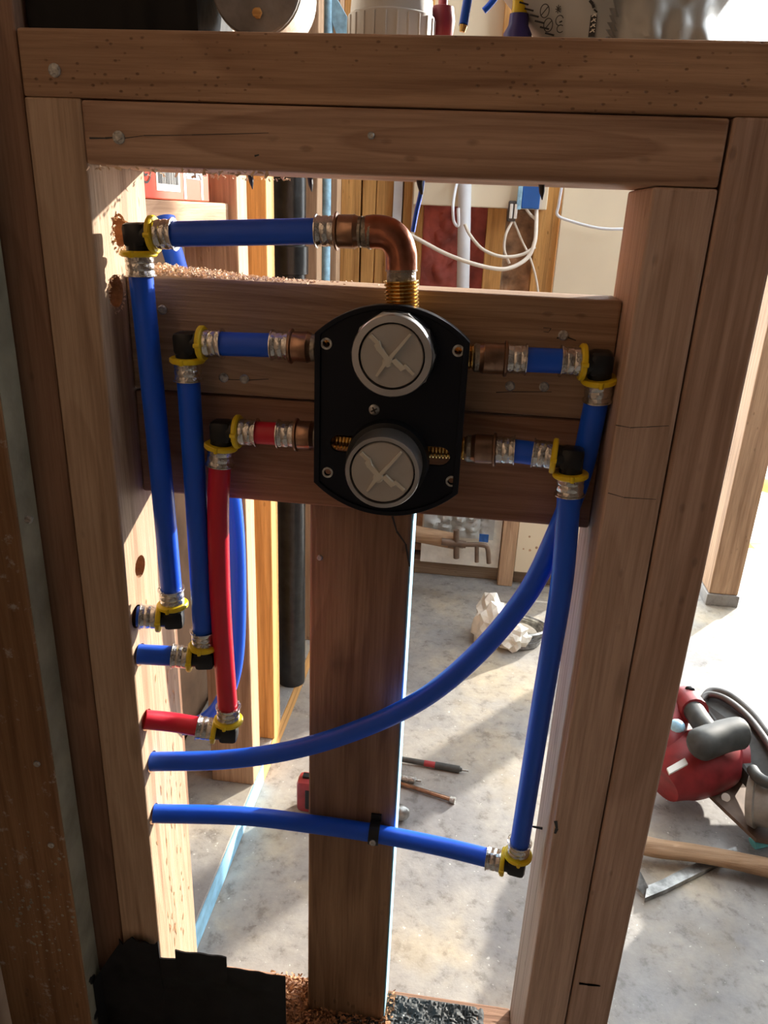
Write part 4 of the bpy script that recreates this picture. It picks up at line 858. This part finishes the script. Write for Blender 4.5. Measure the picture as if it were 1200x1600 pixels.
hump(bm, -0.036, 0.0745, 0.012, 0.080, 0.085, lambda s: min(1, 0.35+s*9, 0.7+(1-s)*8), 0.006, 30, 1)
tag(link_mesh('black_bag', bm, 'blackbag', smooth=True), 'glossy black plastic bag on the left end of the top plate', 'bag')
RL = thing('tape_roll', 'grey roll standing on edge between the black bag and the white jar', 'roll', (0.1085, 0.045, ZP))
rc = Vector((0.1085, 0.020, ZP+0.0283))
bm = bm_new(); lathe(bm, rc, (0, 1, 0), [(0.0, 0.0085), (0.0, 0.0270), (0.001, 0.0280), (0.046, 0.0280), (0.047, 0.0085)], 40, capped=False); link_mesh('wound_tape', bm, 'rollside', RL, smooth=True)
bm = bm_new(); lathe(bm, rc+Vector((0, 0.004, 0)), (0, 1, 0), [(0.0, 0.0281), (0.0, 0.0286), (0.040, 0.0286), (0.040, 0.0281)], 40, capped=False); link_mesh('white_wrapper', bm, 'whitebag', RL, smooth=True)
bm = bm_new(); lathe(bm, rc+Vector((0, 0.003, 0)), (0, 1, 0), [(0, 0.0084), (0.04, 0.0084)], 24); link_mesh('core', bm, 'ink', RL)
for dx, dz, r in ((0.0015, -0.0155, 0.0034), (-0.014, -0.003, 0.0024)):
    bm = bm_new(); blob(bm, rc+Vector((dx, -0.001, dz)), (r, 0.0012, r), 0.5, 2, 6, sub=2); link_mesh('tape_spot', bm, 'wood_far_x' if r > 0.003 else 'label', RL, smooth=True)
JR = thing('white_jar', 'white ribbed plastic jar standing on the top plate', 'jar', (0.1895, 0.047, ZP))
bm = bm_new(); lathe(bm, (0.1895, 0.046, ZP), (0, 0, 1), [(0, 0.0262), (0.001, 0.0275), (0.0165, 0.0275), (0.0175, 0.0262), (0.026, 0.0255), (0.030, 0.024), (0.10, 0.024)], 36); link_mesh('jar_body', bm, 'jar', JR, smooth=True)
bm = bm_new()
for k in range(24):
    a = 2*PI*k/24; c = Vector((0.1895+0.0275*math.cos(a), 0.046+0.0275*math.sin(a), ZP+0.002)); lathe(bm, c, (0, 0, 1), [(0, 0.0007), (0.0135, 0.0007)], 6)
link_mesh('grip_ribs', bm, 'jar', JR)['kind'] = 'stuff'
bm = bm_new(); lathe(bm, (0.2205, 0.060, ZP), (0, 0, 1), [(0, 0.003), (0.010, 0.0075), (0.018, 0.0085), (0.026, 0.007), (0.027, 0.003), (0.03, 0.003)], 20); 
tag(link_mesh('red_bulb', bm, 'sawred', smooth=True), 'small red rounded bulb right behind the white jar', 'bulb')
PN = thing('blue_driver', 'thin blue driver bit with a brass tip leaning above the top plate', 'tool', (0.2353, 0.0300, 0.9559))
bm = bm_new(); cyl(bm, (0.2359, 0.0300, 0.9586), (0.2384, 0.0400, 0.9874), 0.0028, seg=14); link_mesh('shaft', bm, 'blue', PN, smooth=True)
bm = bm_new(); cyl(bm, (0.2354, 0.0300, 0.9552), (0.2359, 0.0300, 0.9589), 0.0018, 0.0026, seg=12); link_mesh('tip', bm, 'brass', PN, smooth=True)
cable([(0.2469, 0.0600, 0.9728), (0.2502, 0.0600, 0.9760), (0.2538, 0.0600, 0.9808), (0.2567, 0.0600, 0.9891), (0.2573, 0.0600, 0.9992), (0.2565, 0.0600, 1.0157), (0.2531, 0.0600, 1.0506), (0.276, 0.06, 1.3), (0.276, 0.06, 2.395)], 0.0020, 'dark blue cable end hanging above the top plate', 'blue')
BT = thing('marker_bottle', 'purple bottle end with a yellow neck beside the grey plastic bag', 'bottle', (0.2692, 0.0400, 0.9576))
q = Vector((0.2692, 0.0400, 0.9576))
bm = bm_new(); lathe(bm, (q.x, 0.040, ZP), (0, 0, 1), [(0, 0.0095), (0.005, 0.0095), (0.006, 0.0088), (0.008, 0.0088), (0.0125, 0.0062), (0.0185, 0.0058)], 20); link_mesh('bottle_end', bm, 'purple', BT, smooth=True)
bm = bm_new(); lathe(bm, (q.x, 0.040, ZP+0.0185), (0, 0, 1), [(0, 0.0048), (0.06, 0.0048)], 18); link_mesh('yellow_neck', bm, 'yellow', BT, smooth=True)
# grey printed plastic bag: front surface is a function, prints follow it
def bagfront(x, z):
    s = (x-0.274)/(0.393-0.274); t = (z-ZP)/0.10
    y = 0.030-0.010*math.sin(PI*max(0, min(1, s)))+0.0015*math.sin(x*160+z*90)
    if s > 0.42: y += 0.010*noise.noise(Vector((x*45, z*38, 7)))+0.004*noise.noise(Vector((x*120, z*110, 9)))
    return y
def bag_x0(z): return 0.2885-(z-ZP)*1.05 if z < ZP+0.03 else 0.2570-(z-ZP-0.03)*0.3
GB = thing('grey_plastic_bag', 'grey printed plastic bag at the right end of the top plate', 'bag', (0.335, 0.05, ZP))
bm = bm_new(); NX, NZ2 = 70, 30; F, B = [], []
for i in range(NX+1):
    fr_, br_ = [], []
    for j in range(NZ2+1):
        z = ZP+0.11*j/NZ2; xl = bag_x0(z); xr = 0.394-0.006*math.sin(j*0.4); x = xl+(xr-xl)*i/NX
        e = max(0.0, 1-abs(2*i/NX-1)**8)
        fr_.append(bm.verts.new((x, 0.048+(bagfront(x, z)-0.048)*e, z))); br_.append(bm.verts.new((x, 0.052+0.028*e, z)))
    F.append(fr_); B.append(br_)
for G in (F, B):
    for i in range(NX):
        for j in range(NZ2): bm.faces.new((G[i][j], G[i+1][j], G[i+1][j+1], G[i][j+1]))
for i in range(NX):
    bm.faces.new((F[i][0], F[i+1][0], B[i+1][0], B[i][0])); bm.faces.new((F[i][-1], F[i+1][-1], B[i+1][-1], B[i][-1]))
for j in range(NZ2):
    bm.faces.new((F[0][j], F[0][j+1], B[0][j+1], B[0][j])); bm.faces.new((F[-1][j], F[-1][j+1], B[-1][j+1], B[-1][j]))
link_mesh('bag_film', bm, 'greybag', GB, smooth=True)
def on_bag(x, z, o=0.0006):
    return Vector((x, bagfront(x, z)-o-0.0008, z))
def bag_quad(bm, x0, z0, x1, z1, o=0.0006, n=4):
    for i in range(n):
        xa = x0+(x1-x0)*i/n; xb = x0+(x1-x0)*(i+1)/n
        bm.faces.new([bm.verts.new(on_bag(a, b, o)) for a, b in ((xa, z0), (xb, z0), (xb, z1), (xa, z1))])
def bag_line(bm, pts, w):
    for (a, b), (c, d) in zip(pts, pts[1:]):
        t = Vector((c-a, d-b)).normalized()*w/2; nn = (-t.y, t.x)
        bm.faces.new([bm.verts.new(on_bag(*p)) for p in ((a+nn[0], b+nn[1]), (c+nn[0], d+nn[1]), (c-nn[0], d-nn[1]), (a-nn[0], b-nn[1]))])
def circ(x, z, rx, rz, n=18, a0=0, a1=2*PI): return [(x+rx*math.cos(a0+(a1-a0)*k/n), z+rz*math.sin(a0+(a1-a0)*k/n)) for k in range(n+1)]
bm = bm_new()
for q in ((0.2838, 0.0220, 0.9661), (0.2866, 0.0220, 0.9587)):
    bag_line(bm, circ(q[0], q[2], 0.0026, 0.0036), 0.0005); bag_line(bm, [(q[0]-0.0019, q[2]-0.0024), (q[0]+0.0019, q[2]+0.0024)], 0.0005)
link_mesh('prohibition_sign', bm, 'ink', GB)
bm = bm_new(); q = (0.2915, 0.0220, 0.9669)
for k in range(4):
    a = PI*k/4; bag_line(bm, [(q[0]-0.0016*math.cos(a), q[2]-0.0022*math.sin(a)), (q[0]+0.0016*math.cos(a), q[2]+0.0022*math.sin(a))], 0.0005)
link_mesh('star_mark', bm, 'ink', GB)
bm = bm_new(); q = (0.2930, 0.0220, 0.9611); bag_line(bm, circ(q[0], q[2], 0.0022, 0.0026, a0=0.4, a1=5.2), 0.0005); bag_line(bm, [(q[0], q[2]-0.0010), (q[0]+0.0016, q[2]-0.0004)], 0.0008)
q = (0.2939, 0.0220, 0.9568); bag_line(bm, circ(q[0], q[2], 0.0019, 0.0020, a0=0.8, a1=5.6), 0.0005); link_mesh('recycling_mark', bm, 'ink', GB)
bm = bm_new(); q0 = (0.3103, 0.0220, 0.9538); q1 = (0.3139, 0.0220, 0.9626); bag_quad(bm, q0[0], q0[2]-0.002, q1[0], q1[2]); link_mesh('black_print', bm, 'ink', GB)
bm = bm_new(); xm = (q0[0]+q1[0])/2; zz = q0[2]+0.0002
for k in range(4):
    z = zz+k*0.0026; w = 0.0013
    for pa in ([(xm-w, z), (xm+w, z+0.0016)], [(xm+w, z), (xm-w*0.2, z+0.0016)]):
        (a, b), (c, d) = pa; t = Vector((c-a, d-b)).normalized()*0.0003; nn = (-t.y, t.x)
        bm.faces.new([bm.verts.new(on_bag(*p, 0.0012)) for p in ((a+nn[0], b+nn[1]), (c+nn[0], d+nn[1]), (c-nn[0], d-nn[1]), (a-nn[0], b-nn[1]))])
link_mesh('white_lettering', bm, 'label', GB)
bm = bm_new(); q = (0.3107, 0.0220, 0.9671); bag_line(bm, [(q[0]-0.002, q[2]+0.003), (q[0], q[2]+0.001), (q[0]+0.0008, q[2]-0.0008)], 0.0016); bag_line(bm, [(q[0]+0.001, q[2]-0.0016), (q[0]+0.003, q[2]-0.003)], 0.0009); link_mesh('printed_mark', bm, 'ink', GB)
bm = bm_new()
for k in range(9):
    z = ZP+0.006+k*0.0032; x = bag_x0(z)+0.0030; bag_line(bm, [(x, z), (x+0.0055, z-0.0012)], 0.0010)
link_mesh('printed_bars', bm, 'ink', GB)
# blue-white lumber seen above the plate, left of the jar
bm = bm_new(); prism(bm, [(-0.0304, 0.9000, 1.1632), (-0.0127, 0.9000, 1.1687), (0.0066, 0.9000, 1.1409), (0.0072, 0.9000, 1.1106), (-0.0075, 0.9000, 1.1104)], (0, 0.02, 0)); tag(link_mesh('pale_brace', bm, 'ltblue'), 'pale blue slanting brace seen above the top plate left of the jar', 'board')

bpy.context.view_layer.update()
GR = {'elbow_fitting': 'yellow-ringed elbow fittings', 'press_coupling': 'couplings on the valve ports', 'blue_pipe': 'blue water pipes', 'red_pipe': 'red water pipes',
      'wall_stud': 'studs of the near frame', 'side_stud': 'studs of the left wall', 'far_stud': 'studs of the far wall', 'backing_board': 'boards behind the valve',
      'cable': 'cables at the far wall', 'insulation_batt': 'insulation of the far wall', 'steel_rod': 'rods on the floor'}
for o in list(C.objects):
    st = o.name.split('.')[0]
    if o.parent is None and st in GR and 'category' in o: o['group'] = GR[st]
